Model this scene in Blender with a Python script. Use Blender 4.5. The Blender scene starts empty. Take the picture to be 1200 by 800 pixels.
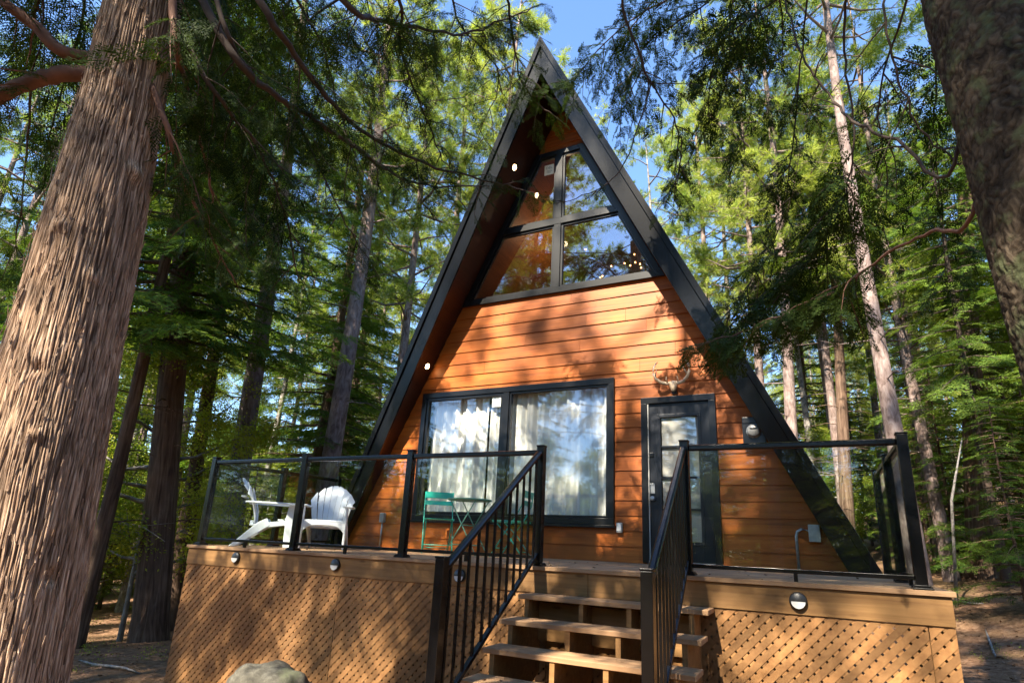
import bpy, bmesh, math, random
import numpy as np
from mathutils import Vector, Matrix, noise

random.seed(7); RNG = np.random.default_rng(11)
R_ = math.radians
scene = bpy.context.scene
COL = scene.collection
PI = math.pi

# ------------------------------------------------------------------ camera
CAM = np.array([6.419, -4.946, 0.215]); YAW, PIT, ROL = R_(26.178), R_(16.131), R_(2.404)
FPX, U0, V0 = 672.753, 624.1, 438.8          # in pixels of a 1200 x 800 picture
fw = np.array([-math.sin(YAW)*math.cos(PIT), math.cos(YAW)*math.cos(PIT), math.sin(PIT)])
rt = np.array([math.cos(YAW), math.sin(YAW), 0.0]); up = np.cross(rt, fw)
rt, up = rt*math.cos(ROL)+up*math.sin(ROL), -rt*math.sin(ROL)+up*math.cos(ROL)
def ray(u, v): return fw + rt*(u-U0)/FPX - up*(v-V0)/FPX
def at(u, v, d): return Vector(CAM + ray(u, v)*d)
def proj(P):
    d = np.array(P)-CAM; z = d@fw
    return (U0+FPX*(d@rt)/z, V0-FPX*(d@up)/z, z)
cd = bpy.data.cameras.new('camera'); cam = bpy.data.objects.new('camera', cd); COL.objects.link(cam)
cd.sensor_width = 36; cd.lens = FPX/1200*36; cd.shift_x = (600-U0)/1200; cd.shift_y = (V0-400)/1200
cd.clip_start = 0.05; cd.clip_end = 1000
M = Matrix(((rt[0], up[0], -fw[0], CAM[0]), (rt[1], up[1], -fw[1], CAM[1]), (rt[2], up[2], -fw[2], CAM[2]), (0, 0, 0, 1)))
cam.matrix_world = M; scene.camera = cam

# ------------------------------------------------------------------ light
SUN_AZ, SUN_EL = R_(189), R_(46)       # clockwise from +Y
sdir = Vector((math.sin(SUN_AZ)*math.cos(SUN_EL), math.cos(SUN_AZ)*math.cos(SUN_EL), math.sin(SUN_EL)))
w = bpy.data.worlds.new('World'); scene.world = w; w.use_nodes = True
nt = w.node_tree; bg = nt.nodes['Background']; sky = nt.nodes.new('ShaderNodeTexSky')
sky.sky_type = 'NISHITA'; sky.sun_disc = False; sky.sun_elevation = SUN_EL; sky.sun_rotation = SUN_AZ
sky.air_density = 1.0; sky.dust_density = 0.1; sky.ozone_density = 6.0
nt.links.new(sky.outputs[0], bg.inputs[0]); bg.inputs[1].default_value = 0.115
sl = bpy.data.lights.new('sun', 'SUN'); sl.energy = 5.0; sl.angle = R_(0.53); sl.color = (1, .89, .72)
so = bpy.data.objects.new('sun', sl); COL.objects.link(so); so.rotation_euler = (-sdir).to_track_quat('-Z', 'Y').to_euler()
so.location = (0, 0, 30)
vs = scene.view_settings; vs.view_transform = 'Standard'; vs.look = 'None'; vs.gamma = 1; vs.exposure = 2.1
scene.render.engine = 'CYCLES'
cy = scene.cycles; cy.max_bounces = 7; cy.diffuse_bounces = 3; cy.glossy_bounces = 3; cy.transmission_bounces = 4; cy.transparent_max_bounces = 10
cy.caustics_reflective = False; cy.caustics_refractive = False; cy.sample_clamp_indirect = 6

# ------------------------------------------------------------------ materials
def new_mat(name):
    m = bpy.data.materials.new(name); m.use_nodes = True
    n = m.node_tree; b = n.nodes['Principled BSDF']
    return m, n, b
def N(n, t, **kw):
    x = n.nodes.new(t)
    for k, v in kw.items():
        if k in ('ins',):
            for a, b in v.items(): x.inputs[a].default_value = b
        else: setattr(x, k, v)
    return x
def ramp(n, fac, stops, interp='LINEAR'):
    r = N(n, 'ShaderNodeValToRGB'); r.color_ramp.interpolation = interp
    el = r.color_ramp.elements
    while len(el) < len(stops): el.new(.5)
    for e, (p, c) in zip(el, stops): e.position = p; e.color = (*c, 1)
    n.links.new(fac, r.inputs[0]); return r.outputs[0]
def coords(n, scale=(1, 1, 1), rot=(0, 0, 0), out='Object'):
    t = N(n, 'ShaderNodeTexCoord'); mp = N(n, 'ShaderNodeMapping')
    mp.inputs['Scale'].default_value = scale; mp.inputs['Rotation'].default_value = rot
    n.links.new(t.outputs[out], mp.inputs[0]); return mp.outputs[0]
def noise_tex(n, vec, scale, detail=4, rough=.55, dist=0):
    x = N(n, 'ShaderNodeTexNoise'); x.inputs['Scale'].default_value = scale; x.inputs['Detail'].default_value = detail
    x.inputs['Roughness'].default_value = rough; x.inputs['Distortion'].default_value = dist
    n.links.new(vec, x.inputs['Vector']); return x.outputs['Fac']
def mixc(n, a, b, fac, mode='MIX'):
    x = N(n, 'ShaderNodeMix', data_type='RGBA', blend_type=mode)
    for s, v in ((x.inputs[6], a), (x.inputs[7], b), (x.inputs[0], fac)):
        if hasattr(v, 'links'): n.links.new(v, s)
        else: s.default_value = (*v, 1) if isinstance(v, tuple) else v
    return x.outputs[2]
def bump(n, b, h, strength=.3, dist=.01):
    x = N(n, 'ShaderNodeBump'); x.inputs['Strength'].default_value = strength; x.inputs['Distance'].default_value = dist
    n.links.new(h, x.inputs['Height']); n.links.new(x.outputs[0], b.inputs['Normal'])
def plain(name, col, rough=.5, metal=0, var=.12, sc=6, bmp=.0, spec=.5):
    m, n, b = new_mat(name); v = coords(n)
    f = noise_tex(n, v, sc, 5)
    d = tuple(c*(1-var) for c in col); l = tuple(min(1, c*(1+var)) for c in col)
    n.links.new(ramp(n, f, [(.3, d), (.7, l)]), b.inputs['Base Color'])
    b.inputs['Roughness'].default_value = rough; b.inputs['Metallic'].default_value = metal
    b.inputs['Specular IOR Level'].default_value = spec
    if bmp: bump(n, b, noise_tex(n, v, sc*12, 3), bmp, .004)
    return m
def wood(name, c1, c2, c3, grain=(1, 22, 22), rough=.65, knots=True, bs=.25, per=None):
    """grain runs along object X unless scaled otherwise"""
    m, n, b = new_mat(name); v = coords(n, grain)
    f = noise_tex(n, v, 1.6, 7, .62, .6)
    col = ramp(n, f, [(.25, c1), (.5, c2), (.78, c3)])
    v2 = coords(n)
    big = noise_tex(n, v2, 1.3, 3)
    col = mixc(n, col, ramp(n, big, [(.3, (.62, .6, .58)), (.7, (1.12, 1.1, 1.06))]), 1.0, 'MULTIPLY')
    if knots:
        vo = N(n, 'ShaderNodeTexVoronoi'); vo.inputs['Scale'].default_value = 1.0
        n.links.new(coords(n, (2.2 if grain[0] < 5 else 7, 7, 7 if grain[2] > 5 else 2.2)), vo.inputs['Vector'])
        k = ramp(n, vo.outputs['Distance'], [(.06, (.35, .3, .25)), (.13, (1, 1, 1))])
        col = mixc(n, col, k, .8, 'MULTIPLY')
    if per:
        g = N(n, 'ShaderNodeNewGeometry')
        col = mixc(n, col, ramp(n, g.outputs['Random Per Island'], [(0, (1-per,)*3), (1, (1+per, 1+per*.9, 1+per*.8))]), 1.0, 'MULTIPLY')
    n.links.new(col, b.inputs['Base Color']); b.inputs['Roughness'].default_value = rough
    b.inputs['Specular IOR Level'].default_value = .3
    bump(n, b, f, bs, .006)
    return m
MAT = {}
MAT['siding'] = wood('orange_siding', (.26, .064, .007), (.40, .104, .011), (.52, .148, .019), (.7, 14, 14), .5, False, .35, .16)
MAT['soffit'] = wood('soffit_boards_shaded', (.028, .009, .004), (.042, .013, .006), (.06, .019, .008), (14, .7, 14), .4, False, .2)  # siding wood darkened, so the soffit's shade is put into its colour
MAT['ceiling_wood'] = wood('loft_ceiling_boards', (.22, .07, .02), (.34, .12, .035), (.44, .17, .055), (10, .7, 10), .5, False, .2)
MAT['deck'] = wood('deck_boards', (.24, .14, .075), (.36, .225, .125), (.47, .31, .185), (.8, 18, 18), .75, True, .3, .15)
MAT['rim'] = wood('rim_wood', (.165, .084, .030), (.24, .13, .048), (.31, .175, .068), (.6, 16, 16), .7, True, .3)
MAT['tread'] = wood('tread_wood', (.24, .14, .075), (.36, .22, .12), (.46, .30, .17), (.8, 18, 18), .75, True, .35, .12)
MAT['lattice'] = wood('lattice_wood', (.19, .092, .034), (.275, .142, .055), (.36, .20, .083), (9, 9, 9), .75, False, .2, .35)
MAT['dark_metal'] = plain('dark_cladding', (.0035, .0042, .006), .26, .0, .25, 1.7, .05, .4)
MAT['black_metal'] = plain('black_aluminium', (.0022, .0022, .0026), .25, 0, .2, 5, .0, .5)
MAT['frame'] = plain('black_frame', (.0035, .0038, .0048), .3, 0, .2, 4)
MAT['door'] = plain('door_paint', (.006, .008, .013), .35, 0, .2, 3)
MAT['white_plastic'] = plain('white_resin', (.72, .74, .78), .38, 0, .06, 5)
MAT['teal'] = plain('teal_enamel', (.02, .36, .27), .35, 0, .1, 6)
MAT['teal_pale'] = plain('pale_green_enamel', (.16, .36, .25), .4, 0, .1, 6)
MAT['bone'] = plain('bone', (.60, .47, .33), .55, 0, .25, 18, .3)
MAT['grey_plastic'] = plain('grey_plastic', (.26, .26, .25), .4, 0, .1, 10)
MAT['galv'] = plain('galvanised_steel', (.36, .37, .37), .35, .6, .2, 14)
MAT['bronze'] = plain('lamp_housing', (.014, .014, .014), .4, 0, .2, 10)
MAT['lamp_white'] = plain('frosted_lamp_lens', (.55, .56, .55), .35, 0, .05, 10)
MAT['paper'] = plain('sticker_paper', (.72, .76, .70), .5, 0, .05, 10)
MAT['ink'] = plain('sticker_ink', (.10, .15, .16), .5, 0, .05, 10)
MAT['interior'] = plain('interior_boards', (.16, .09, .05), .7, 0, .2, 2)
MAT['white_paint'] = plain('white_weather_strip', (.35, .35, .33), .5, 0, .05, 8)

def glass(name, tint, gain, base):
    m = bpy.data.materials.new(name); m.use_nodes = True; n = m.node_tree; n.nodes.clear()
    o = N(n, 'ShaderNodeOutputMaterial'); mx = N(n, 'ShaderNodeMixShader'); t = N(n, 'ShaderNodeBsdfTransparent'); g = N(n, 'ShaderNodeBsdfGlossy')
    t.inputs[0].default_value = (*tint, 1); g.inputs['Roughness'].default_value = 0.0; g.inputs[0].default_value = (.93, .96, 1, 1)
    lw = N(n, 'ShaderNodeLayerWeight'); lw.inputs[0].default_value = .5
    fr = N(n, 'ShaderNodeMath', operation='POWER'); fr.inputs[1].default_value = 4.0; n.links.new(lw.outputs['Facing'], fr.inputs[0])
    ma = N(n, 'ShaderNodeMath', operation='MULTIPLY_ADD', use_clamp=True); ma.inputs[1].default_value = gain; ma.inputs[2].default_value = base
    n.links.new(fr.outputs[0], ma.inputs[0]); n.links.new(ma.outputs[0], mx.inputs[0]); n.links.new(t.outputs[0], mx.inputs[1]); n.links.new(g.outputs[0], mx.inputs[2])
    # ripples of float glass
    bp = N(n, 'ShaderNodeBump'); bp.inputs['Strength'].default_value = .05; bp.inputs['Distance'].default_value = .02
    n.links.new(noise_tex(n, coords(n), 1.6, 1), bp.inputs['Height']); n.links.new(bp.outputs[0], g.inputs['Normal'])
    n.links.new(mx.outputs[0], o.inputs[0]); return m
MAT['window_glass'] = glass('window_glass', (.97, .98, .97), .6, .07)
MAT['gable_glass'] = glass('gable_glass', (.85, .85, .84), .9, .21)
MAT['rail_glass'] = glass('rail_glass', (.93, .96, .95), .32, .025)
def fabric():
    m, n, b = new_mat('sheer_curtain'); v = coords(n)
    b.inputs['Base Color'].default_value = (.86, .85, .82, 1); b.inputs['Roughness'].default_value = .9
    tr = N(n, 'ShaderNodeBsdfTranslucent'); tr.inputs[0].default_value = (.75, .74, .7, 1)
    mx = N(n, 'ShaderNodeMixShader'); mx.inputs[0].default_value = .1
    o = [x for x in n.nodes if x.type == 'OUTPUT_MATERIAL'][0]
    n.links.new(b.outputs[0], mx.inputs[1]); n.links.new(tr.outputs[0], mx.inputs[2]); n.links.new(mx.outputs[0], o.inputs[0])
    return m
MAT['curtain'] = fabric()
MAT['blind_cloth'] = plain('blind_cloth', (.40, .38, .36), .8, 0, .08, 3)
def emit(name, col, s):
    m = bpy.data.materials.new(name); m.use_nodes = True; b = m.node_tree.nodes['Principled BSDF']
    b.inputs['Base Color'].default_value = (*col, 1); b.inputs['Emission Color'].default_value = (*col, 1); b.inputs['Emission Strength'].default_value = s
    return m
MAT['lamp_glow'] = emit('lamp_glow', (1, .66, .30), 9)
MAT['bulb'] = emit('fairy_bulb', (1, .42, .13), 5)

def leaf_mat(name, dark, mid, light, trans=.4, tcol=None):
    m = bpy.data.materials.new(name); m.use_nodes = True; n = m.node_tree; b = n.nodes['Principled BSDF']
    o = [x for x in n.nodes if x.type == 'OUTPUT_MATERIAL'][0]
    g = N(n, 'ShaderNodeNewGeometry'); oi = N(n, 'ShaderNodeObjectInfo')
    cl = noise_tex(n, coords(n), .55, 3)
    s = N(n, 'ShaderNodeMath', operation='MULTIPLY_ADD'); s.inputs[1].default_value = .45
    n.links.new(g.outputs['Random Per Island'], s.inputs[0]); n.links.new(cl, s.inputs[2])
    s2 = N(n, 'ShaderNodeMath', operation='MULTIPLY_ADD'); s2.inputs[1].default_value = .35
    n.links.new(oi.outputs['Random'], s2.inputs[0]); n.links.new(s.outputs[0], s2.inputs[2])
    c = ramp(n, s2.outputs[0], [(.45, dark), (.8, mid), (1.15 if False else 1.0, light)])
    n.links.new(c, b.inputs['Base Color']); b.inputs['Roughness'].default_value = .6; b.inputs['Specular IOR Level'].default_value = .08
    tr = N(n, 'ShaderNodeBsdfTranslucent')
    n.links.new(mixc(n, c, tcol or (1.5, 1.5, .6), 1.0, 'MULTIPLY'), tr.inputs[0])
    mx = N(n, 'ShaderNodeMixShader'); mx.inputs[0].default_value = trans
    n.links.new(b.outputs[0], mx.inputs[1]); n.links.new(tr.outputs[0], mx.inputs[2]); n.links.new(mx.outputs[0], o.inputs[0])
    return m
MAT['cedar_leaf'] = leaf_mat('cedar_scales', (.007, .018, .005), (.017, .036, .008), (.04, .065, .013), .28)
MAT['hemlock_leaf'] = leaf_mat('hemlock_needles', (.028, .065, .016), (.065, .125, .024), (.13, .19, .035))
MAT['pine_leaf'] = leaf_mat('pine_needles', (.08, .135, .028), (.17, .245, .05), (.34, .38, .09))
MAT['broad_leaf'] = leaf_mat('broad_leaves', (.07, .13, .018), (.15, .225, .035), (.32, .34, .06), .5)
MAT['dry_leaf'] = plain('dry_leaves', (.17, .09, .045), .8, 0, .5, 40)

def bark_mat(name, c1, c2, c3, vz=1.6, hz=22, bs=.8, attr=None, dist=.03, moss=None):
    m, n, b = new_mat(name); v = coords(n, (hz, hz, vz))
    f = noise_tex(n, v, 1.0, 8, .6, .8)
    col = ramp(n, f, [(.32, c1), (.5, c2), (.7, c3)])
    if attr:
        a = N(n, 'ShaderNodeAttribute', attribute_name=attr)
        k = ramp(n, a.outputs['Fac'], [(.15, (.16, .12, .10)), (.5, (.9, .9, .9)), (.85, (1.4, 1.38, 1.36))])  # dark fissures, with grooves and crests contrasted further to imitate shade and sun
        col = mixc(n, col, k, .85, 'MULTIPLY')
    big = noise_tex(n, coords(n), 2.2, 3)
    col = mixc(n, col, ramp(n, big, [(.3, (.72, .72, .72)), (.7, (1.15, 1.12, 1.08))]), 1.0, 'MULTIPLY')
    if moss:
        mf = ramp(n, noise_tex(n, coords(n), 9, 5), [(.52, (0, 0, 0)), (.64, (1, 1, 1))])
        col = mixc(n, col, moss, mf)
    n.links.new(col, b.inputs['Base Color']); b.inputs['Roughness'].default_value = .9; b.inputs['Specular IOR Level'].default_value = .15
    bump(n, b, f, bs, dist); return m
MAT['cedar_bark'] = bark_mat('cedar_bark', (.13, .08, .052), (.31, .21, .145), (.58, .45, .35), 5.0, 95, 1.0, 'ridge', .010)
MAT['cedar_strip'] = bark_mat('cedar_bark_strips', (.15, .095, .065), (.30, .20, .14), (.50, .38, .29), 5, 60, .5)
MAT['cedar_bark_far'] = bark_mat('cedar_bark_far', (.055, .033, .023), (.125, .08, .057), (.21, .15, .11), 1.2, 16)
MAT['pine_bark'] = bark_mat('pine_bark', (.10, .070, .06), (.22, .165, .15), (.33, .27, .25), 4.0, 11)
MAT['dark_bark'] = bark_mat('dark_scaly_bark', (.020, .015, .011), (.058, .044, .031), (.12, .095, .068), 11, 15, 1.0, 'ridge', .02, (.10, .11, .055))
MAT['grey_bark'] = bark_mat('grey_bark', (.11, .10, .09), (.24, .22, .20), (.40, .38, .35), 5, 9)
MAT['twig'] = plain('twig_bark', (.055, .036, .026), .85, 0, .3, 12)
MAT['twig_red'] = plain('red_twig_bark', (.14, .065, .04), .85, 0, .3, 12)

def rock_mat():
    m, n, b = new_mat('mossy_rock'); v = coords(n)
    f = noise_tex(n, v, 11, 12, .75); f2 = noise_tex(n, v, 2.0, 5)
    c = ramp(n, f, [(.3, (.022, .02, .015)), (.5, (.065, .06, .045)), (.72, (.16, .15, .12))])
    c = mixc(n, c, (.07, .085, .035), ramp(n, f2, [(.5, (0, 0, 0)), (.62, (.8, .8, .8))]))
    n.links.new(c, b.inputs['Base Color']); b.inputs['Roughness'].default_value = .9; bump(n, b, f, .7, .03); return m
MAT['rock'] = rock_mat()
def ground_mat():
    m, n, b = new_mat('forest_floor'); v = coords(n)
    f = noise_tex(n, v, 9, 9, .7); big = noise_tex(n, v, .35, 4); fine = noise_tex(n, v, 45, 4)
    c = ramp(n, f, [(.3, (.06, .034, .02)), (.5, (.17, .095, .055)), (.72, (.30, .19, .12))])
    c = mixc(n, c, (.05, .055, .018), ramp(n, big, [(.55, (0, 0, 0)), (.75, (.6, .6, .6))]))
    c = mixc(n, c, (.30, .21, .14), ramp(n, fine, [(.62, (0, 0, 0)), (.70, (.7, .7, .7))]))
    n.links.new(c, b.inputs['Base Color']); b.inputs['Roughness'].default_value = .95; b.inputs['Specular IOR Level'].default_value = .1
    bump(n, b, f, .9, .05); return m
MAT['ground'] = ground_mat()

# ------------------------------------------------------------------ helpers
W = {}     # world offset of each object
def tag(o, label=None, cat=None, group=None, kind=None):
    if label: o['label'] = label
    if cat: o['category'] = cat
    if group: o['group'] = group
    if kind: o['kind'] = kind
    return o
def empty(name, loc, label, cat, group=None, rz=0):
    o = bpy.data.objects.new(name, None); COL.objects.link(o); o.location = loc; o.rotation_euler = (0, 0, rz)
    o.empty_display_size = .2; W[o] = Vector(loc); return tag(o, label, cat, group)
def link(name, me, mat, parent=None, local=False):
    o = bpy.data.objects.new(name, me); COL.objects.link(o)
    if mat is not None and not me.materials: me.materials.append(MAT[mat] if isinstance(mat, str) else mat)
    if parent is not None:
        o.parent = parent; W[o] = W.get(parent, Vector())
        if not local: me.transform(Matrix.Translation(-W[parent]))
    else: W[o] = Vector((0, 0, 0))
    return o
class MB:
    def __init__(s): s.v = []; s.f = []
    def add(s, vs, fs):
        k = len(s.v); s.v += [tuple(x) for x in vs]; s.f += [tuple(i+k for i in f) for f in fs]; return s
    def box(s, a, b):
        x0, y0, z0 = a; x1, y1, z1 = b
        return s.add([(x0, y0, z0), (x1, y0, z0), (x1, y1, z0), (x0, y1, z0), (x0, y0, z1), (x1, y0, z1), (x1, y1, z1), (x0, y1, z1)],
                     [(0, 3, 2, 1), (4, 5, 6, 7), (0, 1, 5, 4), (1, 2, 6, 5), (2, 3, 7, 6), (3, 0, 4, 7)])
    def beam(s, p, q, w_, h, upv=(0, 0, 1)):
        p, q = Vector(p), Vector(q); d = (q-p).normalized(); u = Vector(upv)
        if abs(d.dot(u)) > .97: u = Vector((0, 1, 0))
        x = d.cross(u).normalized(); z = x.cross(d)
        c = [x*(w_/2)*a+z*(h/2)*b for a, b in ((-1, -1), (1, -1), (1, 1), (-1, 1))]
        return s.add([p+k for k in c]+[q+k for k in c], [(0, 3, 2, 1), (4, 5, 6, 7), (0, 1, 5, 4), (1, 2, 6, 5), (2, 3, 7, 6), (3, 0, 4, 7)])
    def tube(s, pts, rad, n=8, cap=True):
        pts = [Vector(p) for p in pts]; m = len(pts)
        if not hasattr(rad, '__len__'): rad = [rad]*m
        ref = Vector((0, 0, 1)) if abs((pts[-1]-pts[0]).normalized().z) < .9 else Vector((1, 0, 0))
        vs = []
        for i, p in enumerate(pts):
            d = (pts[min(i+1, m-1)]-pts[max(i-1, 0)]).normalized()
            a = d.cross(ref)
            if a.length < 1e-4: a = d.cross(Vector((0, 1, 0)))
            a.normalize(); b = d.cross(a)
            for k in range(n):
                t = 2*PI*k/n; vs.append(p+(a*math.cos(t)+b*math.sin(t))*rad[i])
        fs = [(i*n+k, i*n+(k+1) % n, (i+1)*n+(k+1) % n, (i+1)*n+k) for i in range(m-1) for k in range(n)]
        if cap: fs += [tuple(range(n-1, -1, -1)), tuple((m-1)*n+k for k in range(n))]
        return s.add(vs, fs)
    def prism(s, poly, vec):
        n = len(poly); vec = Vector(vec); a = [Vector(p) for p in poly]
        return s.add(a+[p+vec for p in a], [tuple(range(n)), tuple(range(2*n-1, n-1, -1))]+[(i, i+n, (i+1) % n+n, (i+1) % n) for i in range(n)])
    def lathe(s, prof, c=(0, 0, 0), n=24, axis='z'):
        vs = []
        for r, h in prof:
            for k in range(n):
                t = 2*PI*k/n; x, y = r*math.cos(t), r*math.sin(t)
                p = (x, y, h) if axis == 'z' else (x, h, y) if axis == 'y' else (h, x, y)
                vs.append(tuple(a+b for a, b in zip(p, c)))
        m = len(prof)
        fs = [(i*n+k, i*n+(k+1) % n, (i+1)*n+(k+1) % n, (i+1)*n+k) for i in range(m-1) for k in range(n)]
        fs += [tuple(range(n)), tuple((m-1)*n+k for k in range(n))]
        return s.add(vs, fs)
    def mesh(s, name, smooth=False, normals=True):
        me = bpy.data.meshes.new(name); me.from_pydata(s.v, [], s.f)
        if normals:
            bm = bmesh.new(); bm.from_mesh(me); bmesh.ops.recalc_face_normals(bm, faces=bm.faces); bm.to_mesh(me); bm.free()
        if smooth: me.polygons.foreach_set('use_smooth', [True]*len(me.polygons))
        me.update(); return me
    def build(s, name, mat, parent=None, smooth=False, bev=0, local=False, label=None):
        o = link(name, s.mesh(name, smooth), mat, parent, local)
        if bev:
            md = o.modifiers.new('bevel', 'BEVEL'); md.width = bev; md.segments = 2; md.limit_method = 'ANGLE'; md.angle_limit = R_(40)
        if label: o['label'] = label
        return o
def quads_mesh(name, Q):
    """Q: (n,4,3) array -> mesh of loose leaf quads"""
    Q = np.asarray(Q, np.float32); n = len(Q)
    me = bpy.data.meshes.new(name); me.vertices.add(4*n); me.loops.add(4*n); me.polygons.add(n)
    me.vertices.foreach_set('co', Q.reshape(-1)); me.loops.foreach_set('vertex_index', np.arange(4*n, dtype=np.int32))
    me.polygons.foreach_set('loop_start', np.arange(0, 4*n, 4, dtype=np.int32))
    me.polygons.foreach_set('use_smooth', np.zeros(n, bool)); me.update(calc_edges=True); return me
def dup(o, parent=None, loc=None, rz=None, label=None, scale=None):
    c = o.copy(); COL.objects.link(c); c.parent = parent
    if loc is not None: c.location = loc
    if rz is not None: c.rotation_euler.z = rz
    if scale is not None: c.scale = (scale,)*3 if not hasattr(scale, '__len__') else scale
    if label: c['label'] = label
    for ch in o.children: dup(ch, c)
    return c
def text_mesh(body, size, loc, rot, name, mat, parent, depth=.001):
    cu = bpy.data.curves.new(name, 'FONT'); cu.body = body; cu.size = size; cu.extrude = depth; cu.align_x = 'CENTER'; cu.align_y = 'CENTER'
    t = bpy.data.objects.new('tmp', cu); COL.objects.link(t)
    me = bpy.data.meshes.new_from_object(t.evaluated_get(bpy.context.evaluated_depsgraph_get())); bpy.data.objects.remove(t)
    me.transform(Matrix.Translation(loc) @ Matrix.Rotation(rot, 4, 'X')); me.materials.clear()
    return link(name, me, mat, parent)

def sm(x, a, b):
    t = max(0., min(1., (x-a)/(b-a))); return t*t*(3-2*t)
def gz(x, y):
    z = -1.42
    z -= .42*sm(-x, -3.0, 1.5) + .05*max(0, -x-2)*sm(-x, 2, 8)
    z += .13*sm(x, 6.0, 8.0)
    r = max(0., (x-8.3)*.75+(y-4.5)*.42)
    z += .215*r*sm(r, 0, 3) if x > 3 else 0
    back = max(0, y-12)*sm(x, -12, 8)*.05 if x <= 3 else 0
    z += back + .05*noise.noise(Vector((x*.5, y*.5, 0))) + .12*noise.noise(Vector((x*.13, y*.13, 3)))
    return z

# ------------------------------------------------------------------ ground
def make_ground():
    n = 220; t = np.linspace(-1, 1, n); s = np.sinh(t*4.2)/math.sinh(4.2)*260
    mb = MB(); vs = []
    for j in range(n):
        for i in range(n):
            x, y = s[i]+4, s[j]+1
            xx, yy = max(-60, min(60, x)), max(-60, min(70, y))
            vs.append((x, y, gz(xx, yy)))
    mb.add(vs, [(j*n+i, j*n+i+1, (j+1)*n+i+1, (j+1)*n+i) for j in range(n-1) for i in range(n-1)])
    o = mb.build('ground', 'ground', smooth=True); tag(o, kind='structure', label='brown forest floor of dirt and needles')
make_ground()

# ------------------------------------------------------------------ cabin
YF, XC, K, ZA, ZB = 2.526, 3.099, .4925, 7.964, 7.337
yr = lambda z: 2.397-.101*z
ZBOT = .004
cab = empty('a_frame_cabin', (XC, YF, 0), 'tall orange sided A-frame cabin with black metal roof edges behind the deck', 'cabin')
def hw(z, zz=ZB): return K*(zz-z)
XW0, XW1, ZW0, ZW1 = .789, 4.039, .455, 2.454
XD0, XD1, ZD = 4.416, 5.383, 2.13
ZU0, ZU1, ZU2 = 3.89, 5.132, 6.476
def openings(z):
    o = []
    if ZW0+.05 < z < ZW1-.05: o.append(lambda q: (XW0+.05, XW1-.05))
    if z < ZD-.05: o.append(lambda q: (XD0+.04, XD1-.04))
    if ZU0+.05 < z < ZU2-.05: o.append(lambda q: (XC-hw(q)+.09, XC+hw(q)-.09))
    return o
def wall():
    mb = MB(); ex = .194; cs = []; z = 0
    rnd = random.Random(3)
    zs = [i*ex for i in range(40) if i*ex < ZB-.1]+[ZB-.1]
    joints = {3: [2.0], 7: [6.1], 12: [2.0], 13: [4.4], 14: [1.9, 4.9], 15: [3.5], 16: [2.6, 4.5], 17: [3.6, 4.2], 18: [2.2], 19: [3.35]}
    for ci in range(len(zs)-1):
        a, b = zs[ci], zs[ci+1]
        cuts = sorted({a, b} | {q for q in (ZW0+.05, ZW1-.05, ZD-.05, ZU0+.05, ZU2-.05) if a < q < b})
        Y = lambda q: YF-.020+.015*(q-a)/ex
        for p, q in zip(cuts[:-1], cuts[1:]):
            m = (p+q)/2
            ed = [(lambda t: XC-hw(t)-.03, None)]
            segs = []; left = lambda t: XC-hw(t)-.03
            for op in openings(m):
                segs.append((left, (lambda t, op=op: op(t)[0]))); left = (lambda t, op=op: op(t)[1])
            segs.append((left, lambda t: XC+hw(t)+.03))
            for L, Rr in segs:
                js = [j for j in joints.get(ci, []) if L(m)+.1 < j < Rr(m)-.1]
                bounds = [L]+[(lambda t, j=j: j) for j in js]+[Rr]
                for n_, (A, B) in enumerate(zip(bounds[:-1], bounds[1:])):
                    g0 = .0015 if n_ > 0 else 0; g1 = .0015 if n_ < len(bounds)-2 else 0
                    v = [(A(p)+g0, Y(p), p), (B(p)-g1, Y(p), p), (B(q)-g1, Y(q), q), (A(q)+g0, Y(q), q)]
                    v += [(x, YF+.02, zz) for x, _, zz in v]
                    mb.add(v, [(0, 1, 2, 3), (1, 0, 4, 5), (2, 1, 5, 6), (3, 2, 6, 7), (0, 3, 7, 4)])
    return mb.build('front_wall', 'siding', cab)
wall()
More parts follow.
